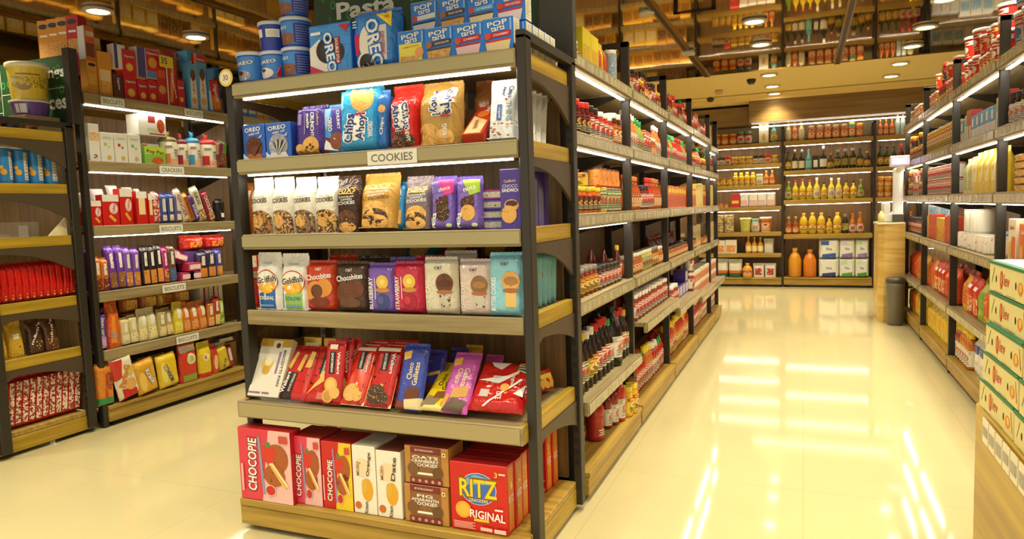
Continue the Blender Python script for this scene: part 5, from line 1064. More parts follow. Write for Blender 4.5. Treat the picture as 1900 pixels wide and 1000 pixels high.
F(gbag('c83820', [('r', .1, .02, .9, .2, P('8a9c3c', .4)), ('d', .6, .62, .26, P('e0d8a8', .4)), ('d', .6, .62, .14, P('a8b870', .4)), ('p', [(.05, .8), (.95, .84), (.95, .99), (.05, .99)], P('e8dcd0', .3))], 'gusset'), 338, 371, 640, z, X=LB+.03, d=.06, desc='red bag with green foot and round emblem', place=PB[5])
F(gbag('dcc024', [('d', .5, .58, .26, P('ece4b0', .4)), ('d', .5, .58, .12, P('c84828', .4)), ('r', 0, 0, 1, .12, RED)], 'gusset'), 373, 397, 636, z, X=LB+.03, d=.06, desc='yellow bag with round emblem', place=PB[5])
F(gbag('c84c24', [('e', .5, .4, .3, .26, P('e8c080', .4)), ('r', .2, .7, .8, .9, P('b82018', .4))], 'gusset'), 396, 409, 640, z, X=LB+.02, d=.06, desc='slim red-orange bag beside the yellow one', place=PB[5])
F(gbag('d0b828', [('t', '50', .5, .3, .4, .2, P('2c3c6c', .4), 60)], 'brick'), 411, 430, 645, z, X=LB+.02, d=.05, roll=-12, desc='yellow packet tilted left near far end', place=PB[5])
F(gbag('a8242c', [('r', .3, .3, .7, .9, P('d8d0d0', .3))], 'brick'), 426, 438, 640, z, X=LB-.01, d=.05, roll=-10, desc='red packet at the far end', place=PB[5])
for j, (p0, c, zz) in enumerate(((255, 'd8b030', .16), (290, 'e0c030', .17), (350, 'b82c24', .16), (380, 'c83a28', .18), (410, '3a3a5a', .17), (425, '4a3a3a', .19))):
    put(bag('biscuit_packet', .22, .045, .05, FILM(c), [('r', .2, .2, .8, .8, blot([c, 'e8e0c0', c]))], 'brick'), (LB-.06, Y_at(p0, z, LB)+.05, z+zz), rz=R(90), desc=['gold', 'yellow', 'red', 'crimson', 'navy', 'dark'][j]+' packet lying on the packs behind', place=PB[5], axis=None, cat='package')
    put(gbox('9a7a34', [])(.2, zz-.004, .07), (LB-.06, Y_at(p0, z, LB)+.05, z), rz=R(90), desc='box under the %s lying packet' % ['gold', 'yellow', 'red', 'crimson', 'navy', 'dark'][j], place=PB[5], cat='box', parts=False)
# glimpses of the next biscuit bay behind the cookie display
for zi, cols, de in ((L6, ('4a8cc4', 'd8902c'), 'box'), (L5, ('d8c8a8', 'b84a28'), 'box'), (L4, ('c8702c', 'e0c8a0'), 'box'), (L3, ('b82c24', '3a90c0'), 'box')):
    run([(gbox(cols[0], [('r', .1, .2, .9, .7, blot([cols[0], 'ece0c8', '5a3018']))])(.09, .18, .06), {'4a8cc4': 'blue', 'd8c8a8': 'cream', 'c8702c': 'orange', 'b82c24': 'red'}[cols[0]]+' box', 'box', 3), (gbox(cols[1], [('r', .1, .2, .9, .7, blot([cols[1], 'ece0c8', '5a3018']))])(.07, .2, .06), {'d8902c': 'amber', 'b84a28': 'rust', 'e0c8a0': 'beige', '3a90c0': 'light blue'}[cols[1]]+' box', 'box', 2)], 4.16, 4.16+.62, zi, LB, {L6: 'top', L5: 'second', L4: 'third', L3: 'fourth'}[zi]+' shelf, second biscuit bay')
# ---------------------------------------------------------------- goods in the leftmost end display
LX1 = LX+EW; P7 = 'leftmost end display'
can = vessel('nut_can', 'can', .038, .205, P('2c7cc4', .3), P('d8dce0', .3), P('2f84cc', .3), 18, [('r', .62, .05, .95, .95, P('dcd4c4', .4)), ('e', .3, .3, .18, .1, P('e0a428', .4)), ('e', .2, .45, .1, .06, P('e8b040', .4))]+[('r', .66, .1+.1*i, .92, .12+.1*i, LINE) for i in range(8)])
for j in range(5): put(can, (LX1-.06, 2.45+.085*j, 1.4765), rz=R(90-8*j), desc='tall blue nut can', place='second shelf, '+P7, cat='can', axis='y')
for j in range(3): put(vessel('snack_tub', 'tub', .045, .04, P('8a3c3c', .3), P('e4dcd0', .4), P(['9a4848', '3a4454', '8a5a3c'][j], .4), 18), (LX1-.07, 2.5+.1*j, 1.7765), desc=['maroon', 'slate', 'tan'][j]+' low tub half hidden behind the side rail', place='top shelf, '+P7, cat='tub')
big = vessel('popcorn_tub', 'tub', .104, .21, P('e4c84c', .3), P('e8e0c0', .35), P('e0c040', .35), 28, [('r', .05, .3, .95, .7, blot(['f0dc80', 'd8b838', 'a88c28', 'f4e8b0'], 40)), ('r', .2, .75, .75, .8, P('8a6a20', .5)), ('e', .35, .3, .16, .1, P('9a8448', .5)), ('d', .1, .55, .06, P('c8d0d4', .4))], capname='lid')
pur_t = vessel('snack_tub', 'tub', .1, .085, P('6a4a94', .3), P('e6e0d4', .35), P('6f509c', .35), 28, [('r', .55, .1, .85, .9, WH), ('e', .2, .5, .2, .3, P('a89074', .5))])
put(pur_t, (LX1-.14, 2.765, 1.7765+.094), desc='low purple tub with white label under the yellow tub', place='top shelf, '+P7, cat='tub')
put(G and Proto('cardboard_tray', G().cbox(-.1, .1, -.1, .1, 0, .092, P('8a7248', .6))), (LX1-.14, 2.765, 1.7765), desc='cardboard tray under the purple tub', place='top shelf, '+P7, cat='tray')
put(big, (LX1-.14, 2.765, 1.7765+.181), rz=R(60), desc='large yellow popcorn tub with cream lid', place='top shelf, '+P7, cat='tub')
put(vessel('snack_tub', 'tub', .1, .18, P('9a5c9c', .3), P('e8dcd8', .35), P('a060a0', .35), 28), (LX1-.15, 2.49, 1.7765), desc='mauve tub cut by the picture edge', place='top shelf, '+P7, cat='tub')
rp = bag('chocolate_packet', .036, .215, .09, FILM('cc1c14', .3), [('d', .5, .12, .16, P('e0b050', .4)), ('d', .5, .2, .1, P('e8c880', .4))], 'brick')
for j in range(12): put(rp, (LX1-.02, 2.42+.0385*j, .8265), rz=R(90), roll=(3 if j > 9 else 0), desc='red chocolate packet', place='fourth shelf, '+P7, cat='package', axis='y')
for j, (c, c2, wd) in enumerate((('c89c28', '7a4a1c', ''), ('c8a030', '6a3c18', ''), ('4a2c1c', '8a2c20', "m&m's"), ('5a3420', 'c89030', "m&m's"))):
    put(bag('candy_bag', .085, .19, .045, FILM(c, .2), [('r', .1, .05, .9, .4, blot([c2, c, 'e8c880'], 50))]+(T(wd, .5, .62, .7, .2, WH, 60 if j == 2 else 80) if wd else [('r', .3, .55, .7, .7, WH)]), 'gusset', sd=j), (LX1-.02, 2.41+.09*j+(.02 if j > 1 else 0), .5235), rz=R(90), roll=-4, desc=['golden candy bag, nearest', 'golden candy bag, second', 'dark brown candy bag, nearer', 'brown and gold candy bag, farther'][j], place='fifth shelf, '+P7, cat='bag')
rw_ = bag('wafer_packet', .04, .27, .08, FILM('b81c1c', .2), [('r', .15, .1, .85, .95, blot(['c02420', 'e8d8c0', '8a1414', 'd8b890'], 45))], 'brick')
for j in range(11): put(rw_, (LX1-.02, 2.42+.038*j, .137), rz=R(90), roll=7, desc='red and white wafer packet', place='base of the '+P7, cat='package', axis='y')
o = G().prism([(2.72, 1.182), (2.83, 1.182), (2.83, 1.29)], LX1-.03, LX1-.012, 'x', P('e4d8a8', .5)).make('shelf_divider'); tag(o, 'cream triangular divider at the far end of the empty third shelf', 'divider')
GL = P('c8c4b0', .08)
g = G().box(LX1-.10, LX1-.097, 2.5, 2.72, 1.182, 1.27, GL).box(LX1-.18, LX1-.1, 2.5, 2.503, 1.182, 1.25, GL).box(LX1-.18, LX1-.1, 2.66, 2.663, 1.182, 1.25, GL)
gm, nt, b = new_mat('clear_acrylic'); b.inputs['Base Color'].default_value = (.95, .93, .85, 1); b.inputs['Alpha'].default_value = .22; b.inputs['Roughness'].default_value = .05; g.mats = [gm]
tag(g.make('acrylic_holder'), 'clear acrylic holder standing on the otherwise empty third shelf', 'holder')
tag(G().cbox(LX1-.13, LX1-.11, 2.36, 2.56, 1.182, 1.202, OAKY).make('wooden_batten'), 'short wooden batten lying on the empty third shelf', 'batten')
# ---------------------------------------------------------------- sauce row
BOXNAME = 'grocery_box'
def V(kind, r, h, body, cap, lab, n=12, nm=None, **k):
    if isinstance(lab, tuple): k['items'] = lab[1]; lab = lab[0]
    return vessel(nm or {'jar': 'food_jar', 'can': 'food_can', 'tub': 'food_tub'}.get(kind, 'sauce_bottle'), kind, r, h, P(body, .18) if isinstance(body, str) else body, P(cap, .3), lab, n, **k)
def lbl(base, band, ink, disc=None):
    it = [('r', 0, .74, 1, .96, P(band, .4)), ('r', .16, .8, .84, .9, P(base, .4))] + [('r', .12+.05*(i % 2), .1+.11*i, .88-.07*(i % 3), .15+.11*i, P(ink, .5)) for i in range(3)]
    if disc: it += [('e', .5, .52, .3, .17, P(disc, .4)), ('e', .5, .52, .16, .09, P(band, .4))]
    return (P(base, .4), it)
LR = lbl('e4dac8', 'b82420', '5a3a2c', 'c83a28'); LY_ = lbl('dcbc3c', 'b83020', '6a4a1c', 'e8d8a0'); LK = lbl('2a2420', 'a8241c', 'c8b890', 'c8a048'); LW = lbl('e6dfcf', 'b8b0a0', '8a8478', 'c86a50'); LG = lbl('c8c89c', '5a7a34', '6a6a4c', 'c8402c'); LO = lbl('d8803c', '8a3418', 'ecd8b0', 'ecd09a')
jam = V('jar', .036, .155, '5a1410', 'c8281c', LK); jam2 = V('jar', .036, .15, '6a1c14', '2c2420', LR); wj = V('jar', .04, .14, 'b82c18', 'ece6da', LR); wj2 = V('jar', .042, .17, '4a2418', 'e8e2d6', LO)
kb = V('sauce', .03, .215, 'd07838', 'e8e4dc', LW); gb = V('sauce', .03, .2, '8a9a3c', '2f9a4c', LG); rb_ = V('sauce', .028, .2, 'b82818', 'c8281c', LR); sl = V('sauce', .024, .19, '7a2c18', '1c1a18', LY_); hot = V('nozzle', .028, .21, 'b8281a', '3aa84c', LR)
oj = V('jar', .038, .12, 'c8641c', 'e0c83c', LK); tall = V('can', .032, .15, 'c83a20', 'd8602c', LR); dj = V('jar', .036, .11, '4a2c18', '2c2a28', LR); dj2 = V('jar', .034, .125, '7a2818', '8a8478', LY_); wl = V('jar', .036, .12, 'a8581c', 'e0d8c4', LO); orb = V('sauce', .03, .2, 'a84818', 'c86a20', LO)
ycap = V('sauce', .026, .19, '5a1c14', 'd8b828', LR); soy = V('soy', .036, .27, '1e1612', 'c8241c', LR); soyw = V('soy', .034, .26, '241a14', 'ece6dc', LY_); soyy = V('soy', .034, .255, '2a1c12', 'd8b828', LG); soyg = V('soy', .034, .26, '241c12', '3a9a4c', LW); bigs = V('jug', .055, .31, '1c1612', '241e1a', LW, 16)
lj = V('jar', .044, .15, '8a3420', 'e8e0d4', lbl('e6ddcc', 'b82820', '5a3a2c', 'c03028')); ket = V('squeeze', .034, .215, 'b02416', 'ece6dc', LW); ketb = V('squeeze', .046, .235, 'a8281a', '3a2c28', lbl('a8281a', 'b83420', 'e8d8c0')); ky_ = V('squeeze', .032, .25, 'b82a18', 'e8cc28', LY_); ky2 = V('squeeze', .032, .23, 'c86820', 'ecd42c', LR); ktw = V('squeeze', .034, .24, 'b82c18', 'f0ece0', LW); mus = V('jar', .034, .16, 'd8a828', 'e0c038', LY_); hony = V('jar', .04, .17, 'b86a1c', '8a5a2c', LO)
ybox = gbox('e4cc20', [('r', .1, .2, .9, .6, blot(['e8d428', 'd8a820', 'f0e080'], 40))])(.13, .18, .08); ypo = bag('food_pouch', .1, .19, .06, FILM('dcbc28'), [('r', .15, .3, .85, .8, blot(['e8d040', 'c83a20', 'f0e8a0'], 50))], 'gusset'); wcy = V('can', .036, .17, 'e4dcc8', 'e8e4da', blot(['e8e0d0', '8a98a8', 'd8c8a0']))
obx = gbox('d86c24', [('r', .1, .1, .9, .6, blot(['e08a2c', 'b83a1c', 'ecc870'], 40)), ('r', .1, .7, .9, .9, YEL)])(.11, .16, .08); ycx = gbox('dcc040', [('r', .1, .1, .9, .9, blot(['e0c848', 'ecdc90', 'b88a28'], 50))])(.075, .21, .06); ccx = gbox('dccca0', [('r', .1, .2, .9, .7, blot(['e4d8b0', 'c8a868', 'ece4c8'], 50))])(.07, .2, .07)
pbx = gbox('4a3c8c', [('r', .1, .1, .9, .9, blot(['5a4ca0', 'd8d0e0', '3a2c7a'], 50))])(.14, .09, .1); wbx = gbox('e4d8c0', [('r', .05, .1, .95, .7, blot(['e4d8c0', 'c8642c', 'b82c20'], 40))])(.15, .1, .12)
lady_b = gbox('e0a040', [('r', .05, .05, .95, .4, blot(['e8c048', 'd8a030', 'f0dc80'], 40)), ('e', .5, .66, .3, .16, P('c8401c', .4))])(.16, .23, .08)
MX = MIDX-.03
YB5 = MY+[8.03]
BN = ['nearest', 'second', 'third', 'fourth', 'last']
def mid(bi, lvl, specs, **k):
    z = {0: .13, 1: [.43, .6, .52, .45, .45][bi], 2: .85, 3: 1.22, 4: 1.56, 5: 1.88 if bi < 4 else 1.83}[lvl]
    pl = ['base', 'fifth shelf', 'fourth shelf', 'third shelf', 'second shelf', 'top shelf'][lvl]+', '+BN[bi]+' sauce bay'
    a0 = YB5[bi]+.047+k.pop('a', 0); a1 = k.pop('b', None) or YB5[bi+1]-.008
    X = MX+({0: .0, 1: .045 if bi else .015}.get(lvl, 0))
    specs = [(p, d, {'f': 'jar'}.get(c, c), n) for p, d, c, n in specs]
    # circular goods are centred, so bring them inside the front rail
    run(specs, a0, a1, z+.001, X-k.pop('inset', .045), pl, **k)
JB, BB, CB = 'jar', 'bottle', 'box'
mid(0, 5, [(V('jar', .028, .085, '3a2a20', '1c1a18', LW), 'small dark jar', JB, 3), (V('jar', .028, .085, 'c8b890', 'e8e4d8', LO), 'small pale jar', JB, 2)], b=3.08)
mid(0, 5, [(ybox, 'bright yellow box', CB, 2)], a=.33, b=3.42, inset=.03, stack=.0); mid(0, 5, [(ypo, 'yellow pouch', 'pouch', 2), (wcy, 'white canister', 'canister', 1)], a=.62)
mid(1, 5, [(sl, 'slim black-capped bottle', BB, 4), (jam2, 'dark jar', JB, 2), (oj, 'yellow-lidded jar', JB, 2)])
mid(2, 5, [(rb_, 'red-capped bottle', BB, 3), (jam, 'red-lidded jar', JB, 3), (gb, 'green-capped bottle', BB, 1)])
mid(3, 5, [(jam2, 'dark jar', JB, 4), (tall, 'red can', 'can', 4), (orb, 'amber bottle', BB, 3)])
mid(4, 5, [(lady_b, 'orange and yellow box', CB, 3)], inset=.02)
mid(0, 4, [(jam, 'dark red jar with red lid', JB, 5), (jam2, 'dark jar with black lid', JB, 2), (wj, 'red jar with white lid', JB, 3), (wj2, 'brown jar with white lid', JB, 4)])
mid(1, 4, [(kb, 'pale orange bottle with white cap', BB, 5), (gb, 'green-capped bottle', BB, 3), (tall, 'red can', 'can', 3), (wl, 'white-lidded jar', JB, 2)])
mid(2, 4, [(rb_, 'red bottle', BB, 5), (gb, 'green-capped bottle', BB, 2), (hot, 'chilli bottle with green nozzle', BB, 3)])
mid(3, 4, [(oj, 'amber jar', JB, 5), (tall, 'red can', 'can', 4), (gb, 'green-capped bottle', BB, 2)]); mid(4, 4, [(gb, 'green-capped bottle', BB, 3), (jam, 'red-lidded jar', JB, 4)])
mid(0, 3, [(tall, 'tall red can', 'can', 2), (oj, 'amber jar with yellow lid', JB, 5), (ypo and V('can', .03, .12, 'd8b838', 'e8d060', LG), 'yellow can', 'can', 2), (V('can', .034, .12, '5a4a34', 'b8b0a0', LG), 'dark green can', 'can', 5)])
for j in range(3): put([V('tub', .05, .09, 'ece6dc', 'e8e2d8', LR, 18), V('tub', .042, .07, '9a2420', 'b82820', LR, 18), V('can', .05, .06, 'c8b468', 'd8c060', LY_, 18)][j], (MX-.06, 2.86+.115*j, 1.221+[.154, .124, .124][j]), desc=['white and red tub on the tall red cans', 'small red tub on the amber jars', 'flat gold tin on the amber jars'][j], place='third shelf, nearest sauce bay', cat='tub')
sw = V('can', .036, .09, 'd8481c', '2a1c14', blot(['e0521c', 'f0a050', 'c83414'], 60), 14)
for j in range(5): put(sw, (MX-.05, 3.36+.085*j, 1.221+.126), desc='orange-wrapped pot on the cans', place='third shelf, nearest sauce bay', cat='pot', axis='y')
mid(1, 3, [(orb, 'amber bottle with orange cap', BB, 6), (jam2, 'dark-lidded jar', JB, 3), (rb_, 'red bottle', BB, 3)]); mid(2, 3, [(obx, 'orange box with yellow top', CB, 9)], inset=.02, rows=1); mid(3, 3, [(obx, 'orange box with yellow top', CB, 4), (ycx, 'tall yellow carton', 'carton', 6)], inset=.02); mid(4, 3, [(ycx, 'tall yellow carton', 'carton', 9)], inset=.02)
mid(0, 2, [(ycap, 'yellow-capped dark bottle', BB, 3), (dj2, 'jar with grey lid', JB, 4), (dj, 'jar with dark lid', JB, 6)], rows=3, rowstep=.076)
put(V('can', .055, .16, '3a8cc4', 'd8d0b8', blot(['3a8cc4', 'e8c848', '2c78b0'], 40), 20), (MX-.33, 3.66, .851), desc='large blue tin at the back', place='fourth shelf, nearest sauce bay', cat='tin')
mid(1, 2, [(wl, 'jar with white lid', JB, 5), (V('jar', .036, .12, 'b8b040', 'e0d8c0', LG), 'green-yellow jar', JB, 4), (dj2, 'jar with grey lid', JB, 3)], rows=2, rowstep=.078)
mid(2, 2, [(V('jar', .036, .085, 'a8581c', '3a3028', LO), 'low amber jar', JB, 9)], rows=1); mid(2, 2, [(V('sauce', .034, .17, '5a1410', '7a1c14', None), 'dark crimson bottle', BB, 9)], inset=.14)
mid(3, 2, [(V('jar', .036, .09, 'a8581c', '3a3028', LO), 'low amber jar', JB, 5), (ccx, 'cream carton', 'carton', 7)], inset=.04); mid(4, 2, [(ccx, 'cream carton', 'carton', 9)], inset=.02)
mid(0, 1, [(soy, 'soy bottle with red cap', BB, 2), (soyy, 'soy bottle with yellow cap', BB, 1), (soyw, 'soy bottle with white cap', BB, 2), (soy, 'soy bottle with red cap', BB, 3), (soyg, 'soy bottle with green cap', BB, 1), (bigs, 'large black soy jug', BB, 1)], rows=2, rowstep=.085)
mid(1, 1, [(lj, 'red-and-white labelled jar', JB, 9)], rows=2, rowstep=.1, inset=.06); mid(2, 1, [(lj, 'red-and-white labelled jar', JB, 3), (pbx, 'purple box', CB, 5)], rows=2, rowstep=.12, inset=.05, stack=.5)
mid(3, 1, [(wbx, 'white and orange box', CB, 9)], rows=2, rowstep=.13, inset=.03, stack=1); mid(4, 1, [(wbx, 'white and orange box', CB, 9)], rows=2, rowstep=.13, inset=.03, stack=1)
for pr, x_, y_, de in ((ket, -.975, 3.08, 'red sauce bottle cut off by the display post'), (ketb, -.93, 3.22, 'large ketchup bottle turned to its back label'), (V('squeeze', .03, .2, '7a2418', '2c2420', LW), -.925, 3.41, 'slim dark red bottle behind the large ketchup'), (V('squeeze', .033, .215, '8a2818', '3a302c', LW), -.91, 3.48, 'red-brown bottle with black cap'), (ktw, -.892, 3.55, 'ketchup bottle with white cap'), (mus, -.875, 3.64, 'nearer yellow mustard jar'), (mus, -.865, 3.715, 'farther yellow mustard jar'), (hony, -.885, 3.79, 'brown-lidded honey jar')):
    put(pr, (x_, y_, .132), rz=R(90), desc=de, place='base, nearest sauce bay', cat=BB)
mid(1, 0, [(ket, 'red squeeze bottle with white cap', BB, 3), (hot, 'chilli bottle with green nozzle', BB, 4), (ky2, 'orange bottle with yellow cap', BB, 3)], rows=2, rowstep=.08)
mid(2, 0, [(ky_, 'red bottle with yellow cap', BB, 5), (ky2, 'orange bottle with yellow cap', BB, 2)], rows=2, rowstep=.08)
mid(3, 0, [(ky_, 'red bottle with yellow cap', BB, 3), (ktw, 'red bottle with white cap', BB, 5)], rows=1); mid(4, 0, [(ktw, 'red bottle with white cap', BB, 9)])
# ---------------------------------------------------------------- right-hand row (faces the aisle from the right)
RX_ = RGX+.03
BOXNAME = 'food_box'
RB = [(3.3, 4.47), (4.47, 5.72), (5.72, 7.02), (7.02, 8.18)]
RNN = ['nearest', 'second', 'third', 'farthest']
def right(bi, lvl, specs, **k):
    z = [.13, .48, .9, 1.255, 1.59, 1.95][lvl]
    pl = ['base', 'fifth shelf', 'fourth shelf', 'third shelf', 'second shelf', 'top shelf'][lvl]+', '+RNN[bi]+' right-hand bay'
    a0 = RB[bi][0]+.012+k.pop('a', 0); a1 = k.pop('b', None) or RB[bi][1]-.045
    run(specs, a0, a1, z+.001, RX_+k.pop('inset', .045), pl, rz=-90, **k)
cup = V('tub', .062, .16, 'c8241c', 'ece4dc', lbl('cc2820', 'ece0d0', 'f0c868', 'f0ece0'), 18); cupb = V('tub', .075, .2, 'b82820', 'e8e0d8', lbl('d8d0c0', 'c02820', '3a78c0', '3a70b8'), 20); cups = V('tub', .045, .13, 'c83418', 'e8dcd0', lbl('c83418', 'e8c878', 'f0d8a8', 'ecd8b0'), 14)
right(0, 5, [(cupb, 'large red and blue noodle tub', 'tub', 9)], a=.2, inset=.09, stack=.6); right(1, 5, [(cup, 'red and white noodle tub', 'tub', 3), (cups, 'small red noodle cup', 'cup', 4)], inset=.075, stack=.7)
right(2, 5, [(cups, 'small red noodle cup', 'cup', 5), (jam, 'dark red jar', JB, 5)], inset=.055, rows=1, stack=.4); right(3, 5, [(dj2, 'dark jar', JB, 5), (cups, 'small red noodle cup', 'cup', 4)], inset=.05)
dkj = V('jar', .052, .16, '2c1a14', '1c1816', LW, 18)
blb = gbox('4a9cd0', [('r', .0, .0, 1, .45, P('e8e4dc', .4)), ('r', .1, .55, .5, .9, WH)])(.12, .15, .08); rdb = gbox('a8301c', [('r', .1, .1, .9, .5, P('e0d0b0', .4))])(.07, .2, .06); grb = gbox('b8c848', [('r', .1, .1, .9, .6, WH)])(.05, .18, .05)
right(0, 4, [(dkj, 'black-lidded jar with white label', JB, 9)], a=.45, inset=.06); right(1, 4, [(rdb, 'red and cream box', CB, 2), (grb, 'lime box', CB, 1), (blb, 'blue and white box', CB, 5)], inset=.02, stack=.0)
ycan = V('can', .045, .18, 'd8b830', 'c8c0a0', LY_, 14)
right(2, 4, [(ycan, 'yellow canister', 'canister', 9)], stack=0); right(3, 4, [(oj, 'amber jar', JB, 9)], rows=1, stack=.5)
flat_p = bag('flat_pouch', .2, .035, .16, FILM('d8a428'), [], 'brick'); ypp = bag('food_pouch', .15, .24, .06, FILM('dcbc38', .3), [('r', .2, .3, .8, .75, blot(['e8d058', 'f0e4a0', 'c89828'], 25)), ('d', .5, .6, .14, P('e89038', .4))], 'gusset'); cpp = bag('food_pouch', .14, .22, .06, FILM('dccc98', .3), [('r', .15, .1, .85, .8, blot(['e0d4a0', 'a8a860', 'ece4c0'], 28))], 'gusset', sd=3)
right(0, 3, [(ypp, 'yellow pouch', 'pouch', 9)], a=.45, inset=.12)
for q in range(5): put(flat_p, (RX_+.0, 4.12, 1.256+.037*q), rz=R(-90), desc='golden flat pouch, %s in the near pile' % ['lowest', 'second', 'third', 'fourth', 'topmost'][q], place='third shelf, nearest right-hand bay', cat='pouch')
right(1, 3, [(ypp, 'yellow pouch', 'pouch', 5), (cpp, 'cream pouch', 'pouch', 3)], inset=.02, rows=1); rcan = V('can', .036, .11, 'b82418', 'd8d0c0', LR, 12)
right(2, 3, [(rcan, 'red can', 'can', 18)], stack=1); right(3, 3, [(oj, 'amber jar', JB, 5), (rcan, 'red can', 'can', 5)], stack=.3)
for q, (y, h, de) in enumerate(((4.0, .2, 0), (4.2, .22, 1))): put(gbox('e8dcc0' if q else 'd8702c', [('r', .5, .1, .95, .6, P('d86a28', .4)), ('t', 'Quaker', .5, .8, .6, .12, RED if q else WH), ('e', .3, .3, .2, .2, P('e0a850', .4))])(.14, h, .08), (RX_+.01, y+.05, .901), rz=R(-90), desc=('orange porridge box', 'cream porridge box with orange print')[q], place='fourth shelf, nearest right-hand bay', cat=CB)
wcan = V('can', .07, .15, 'd0ccbc', 'b8b4a4', P('d8d4c4', .4), 20); ccan = V('can', .07, .1, 'dcd4c0', 'c8c0ac', blot(['dcd4c0', 'e8e0d0', 'c83a2c'], 40), 20)
right(1, 2, [(gbox('d87828', [('e', .5, .4, .3, .3, P('e8a850', .4))])(.1, .2, .07), 'orange box', CB, 1), (V('jar', .045, .14, 'd8d4c8', '6a98b8', LW, 16), 'white jar with blue lid', JB, 1), (gbox('e0c438', [])(.1, .11, .06), 'yellow box', CB, 1), (ccan, 'cream tin', 'tin', 6)], inset=.075)
for q in range(2): put(wcan, (RX_+.09, 5.3+.16*q, .901+.103), desc='plain grey tin on another', place='fourth shelf, second right-hand bay', cat='tin', axis='y')
right(2, 2, [(gbox('b8381c', [('r', .1, .1, .9, .6, blot(['e0a030', 'c8401c', 'f0d880'], 45))])(.09, .2, .06), 'red and yellow box', CB, 4), (gbox('d8a828', [('r', .1, .1, .9, .6, blot(['b83a1c', 'e8c040'], 45))])(.08, .18, .06), 'yellow box', CB, 4)], inset=.01); right(3, 2, [(jam2, 'dark jar', JB, 9)])
snk = [bag('snack_bag', .15, .235, .08, FILM('c82c1c', .2), [('r', .1, .08, .9, .5, blot(['e8b040', 'd8401c', 'ecd8a0', '7a9a34'], 30)), ('r', .2, .7, .8, .8, WH)], 'gusset', sd=1), bag('snack_bag', .15, .23, .08, FILM('d8481c', .2), [('r', .1, .08, .9, .6, blot(['f0c870', 'c8301c', 'e8d8a8'], 30))], 'gusset', sd=2), bag('snack_bag', .14, .22, .08, FILM('9ab838', .2), [('r', .1, .3, .9, .8, blot(['e8e0b0', '6a9a2c', 'd8a030'], 30))], 'gusset', sd=3), bag('snack_bag', .15, .23, .08, FILM('e0a428', .2), [('r', .1, .2, .9, .8, blot(['f0d060', 'c8501c', 'ecdca0'], 30))], 'gusset', sd=4)]
sds = ['red snack bag', 'orange-red snack bag', 'green snack bag', 'amber snack bag']
right(0, 1, [(snk[0], sds[0], 'bag', 3), (snk[2], sds[2], 'bag', 1), (snk[1], sds[1], 'bag', 2)], inset=.03, rows=2, rowstep=.11, wave=3); right(1, 1, [(snk[0], sds[0], 'bag', 2), (snk[3], sds[3], 'bag', 1), (snk[2], sds[2], 'bag', 1)], inset=.03, rows=2, rowstep=.11, wave=3)
right(2, 1, [(snk[1], sds[1], 'bag', 3), (snk[0], sds[0], 'bag', 3), (snk[3], sds[3], 'bag', 1)], inset=.03, rows=2, rowstep=.11, wave=3); right(3, 1, [(snk[3], sds[3], 'bag', 4), (snk[1], sds[1], 'bag', 3)], inset=.03, wave=3)
wpk = bag('flour_bag', .14, .25, .1, FILM('e6e2d8', .35), [('r', .1, .5, .9, .7, P('3a4a84', .4)), ('r', .2, .2, .8, .3, P('c8c4b8', .5))], 'gusset', sd=2); rbg = bag('flour_bag', .14, .25, .09, FILM('b82c1c', .3), [('r', .3, .6, .6, .85, WH), ('r', .1, .02, .9, .5, P('e8dcb8', .4))], 'gusset'); yb = bag('snack_bag', .15, .22, .09, FILM('e0c428', .2), [('r', .15, .2, .85, .7, blot(['f0dc48', 'd8a020', 'ecd8a0'], 30))], 'gusset', sd=7); hy = V('squeeze', .034, .25, 'b86a1c', 'e8c828', LW)
right(0, 0, [(wpk, 'white flour bag with blue band', 'bag', 9)], inset=.03, rows=2, rowstep=.13); right(1, 0, [(wpk, 'white flour bag with blue band', 'bag', 5), (hy, 'amber bottle with yellow cap', BB, 4), (V('squeeze', .034, .25, '8a3c24', 'e0c428', LW), 'brown bottle with yellow cap', BB, 3), (yb, 'yellow snack bag', 'bag', 2), (rbg, 'red and cream bag', 'bag', 2)], inset=.04)
right(2, 0, [(yb, 'yellow snack bag', 'bag', 9)], inset=.03, rows=2, rowstep=.11, wave=4); right(3, 0, [(yb, 'yellow snack bag', 'bag', 4), (snk[3], sds[3], 'bag', 3)], inset=.03, wave=4)
# ---------------------------------------------------------------- back wall
BOXNAME = 'pantry_box'
def backw(x0, x1, z, specs, pl, **k): run(specs, x0, x1, z+.001, BY_+k.pop('inset', .075), pl, rz=0, axis='x', along='x', parts=k.pop('parts', False), **k)
bl = [z for z in B1Z]; q = 'left back bay'; lv7 = ['base', 'sixth shelf', 'fifth shelf', 'fourth shelf', 'third shelf', 'second shelf', 'top shelf']
V2 = lambda *a, **k: V(*a, n=9, **k)
def flatten(pr):
    """tiny in the picture: body, cap and label kept as parts only while they can be told apart"""
    return pr
mj = V('jar', .055, .17, 'c84a1c', 'd8a030', LO, 10); gj = V('jar', .05, .19, '7a2418', '5a8a6c', LR, 10); wb_ = gbox('e4dcc0', [('e', .5, .5, .2, .3, P('d8a848', .4))])(.13, .17, .1)
backw(-1.25, -.62, bl[6], [(mj, 'orange jar with amber lid', JB, 3), (gj, 'dark jar with green lid', JB, 3)], 'top shelf, '+q, parts=True)
for k_ in range(2): put(wb_, (-.54, BY_+.03, bl[6]+.001+.173*k_), desc=('white box standing under its twin', 'white box standing on its twin')[k_], place='top shelf, '+q, cat=CB)
ob = V('oil', .045, .3, '5a8a7c', 'd8b050', LY_, 10); put(ob, (-.4, BY_+.06, bl[6]+.001), desc='green-blue bottle at the right end', place='top shelf, '+q, cat=BB)
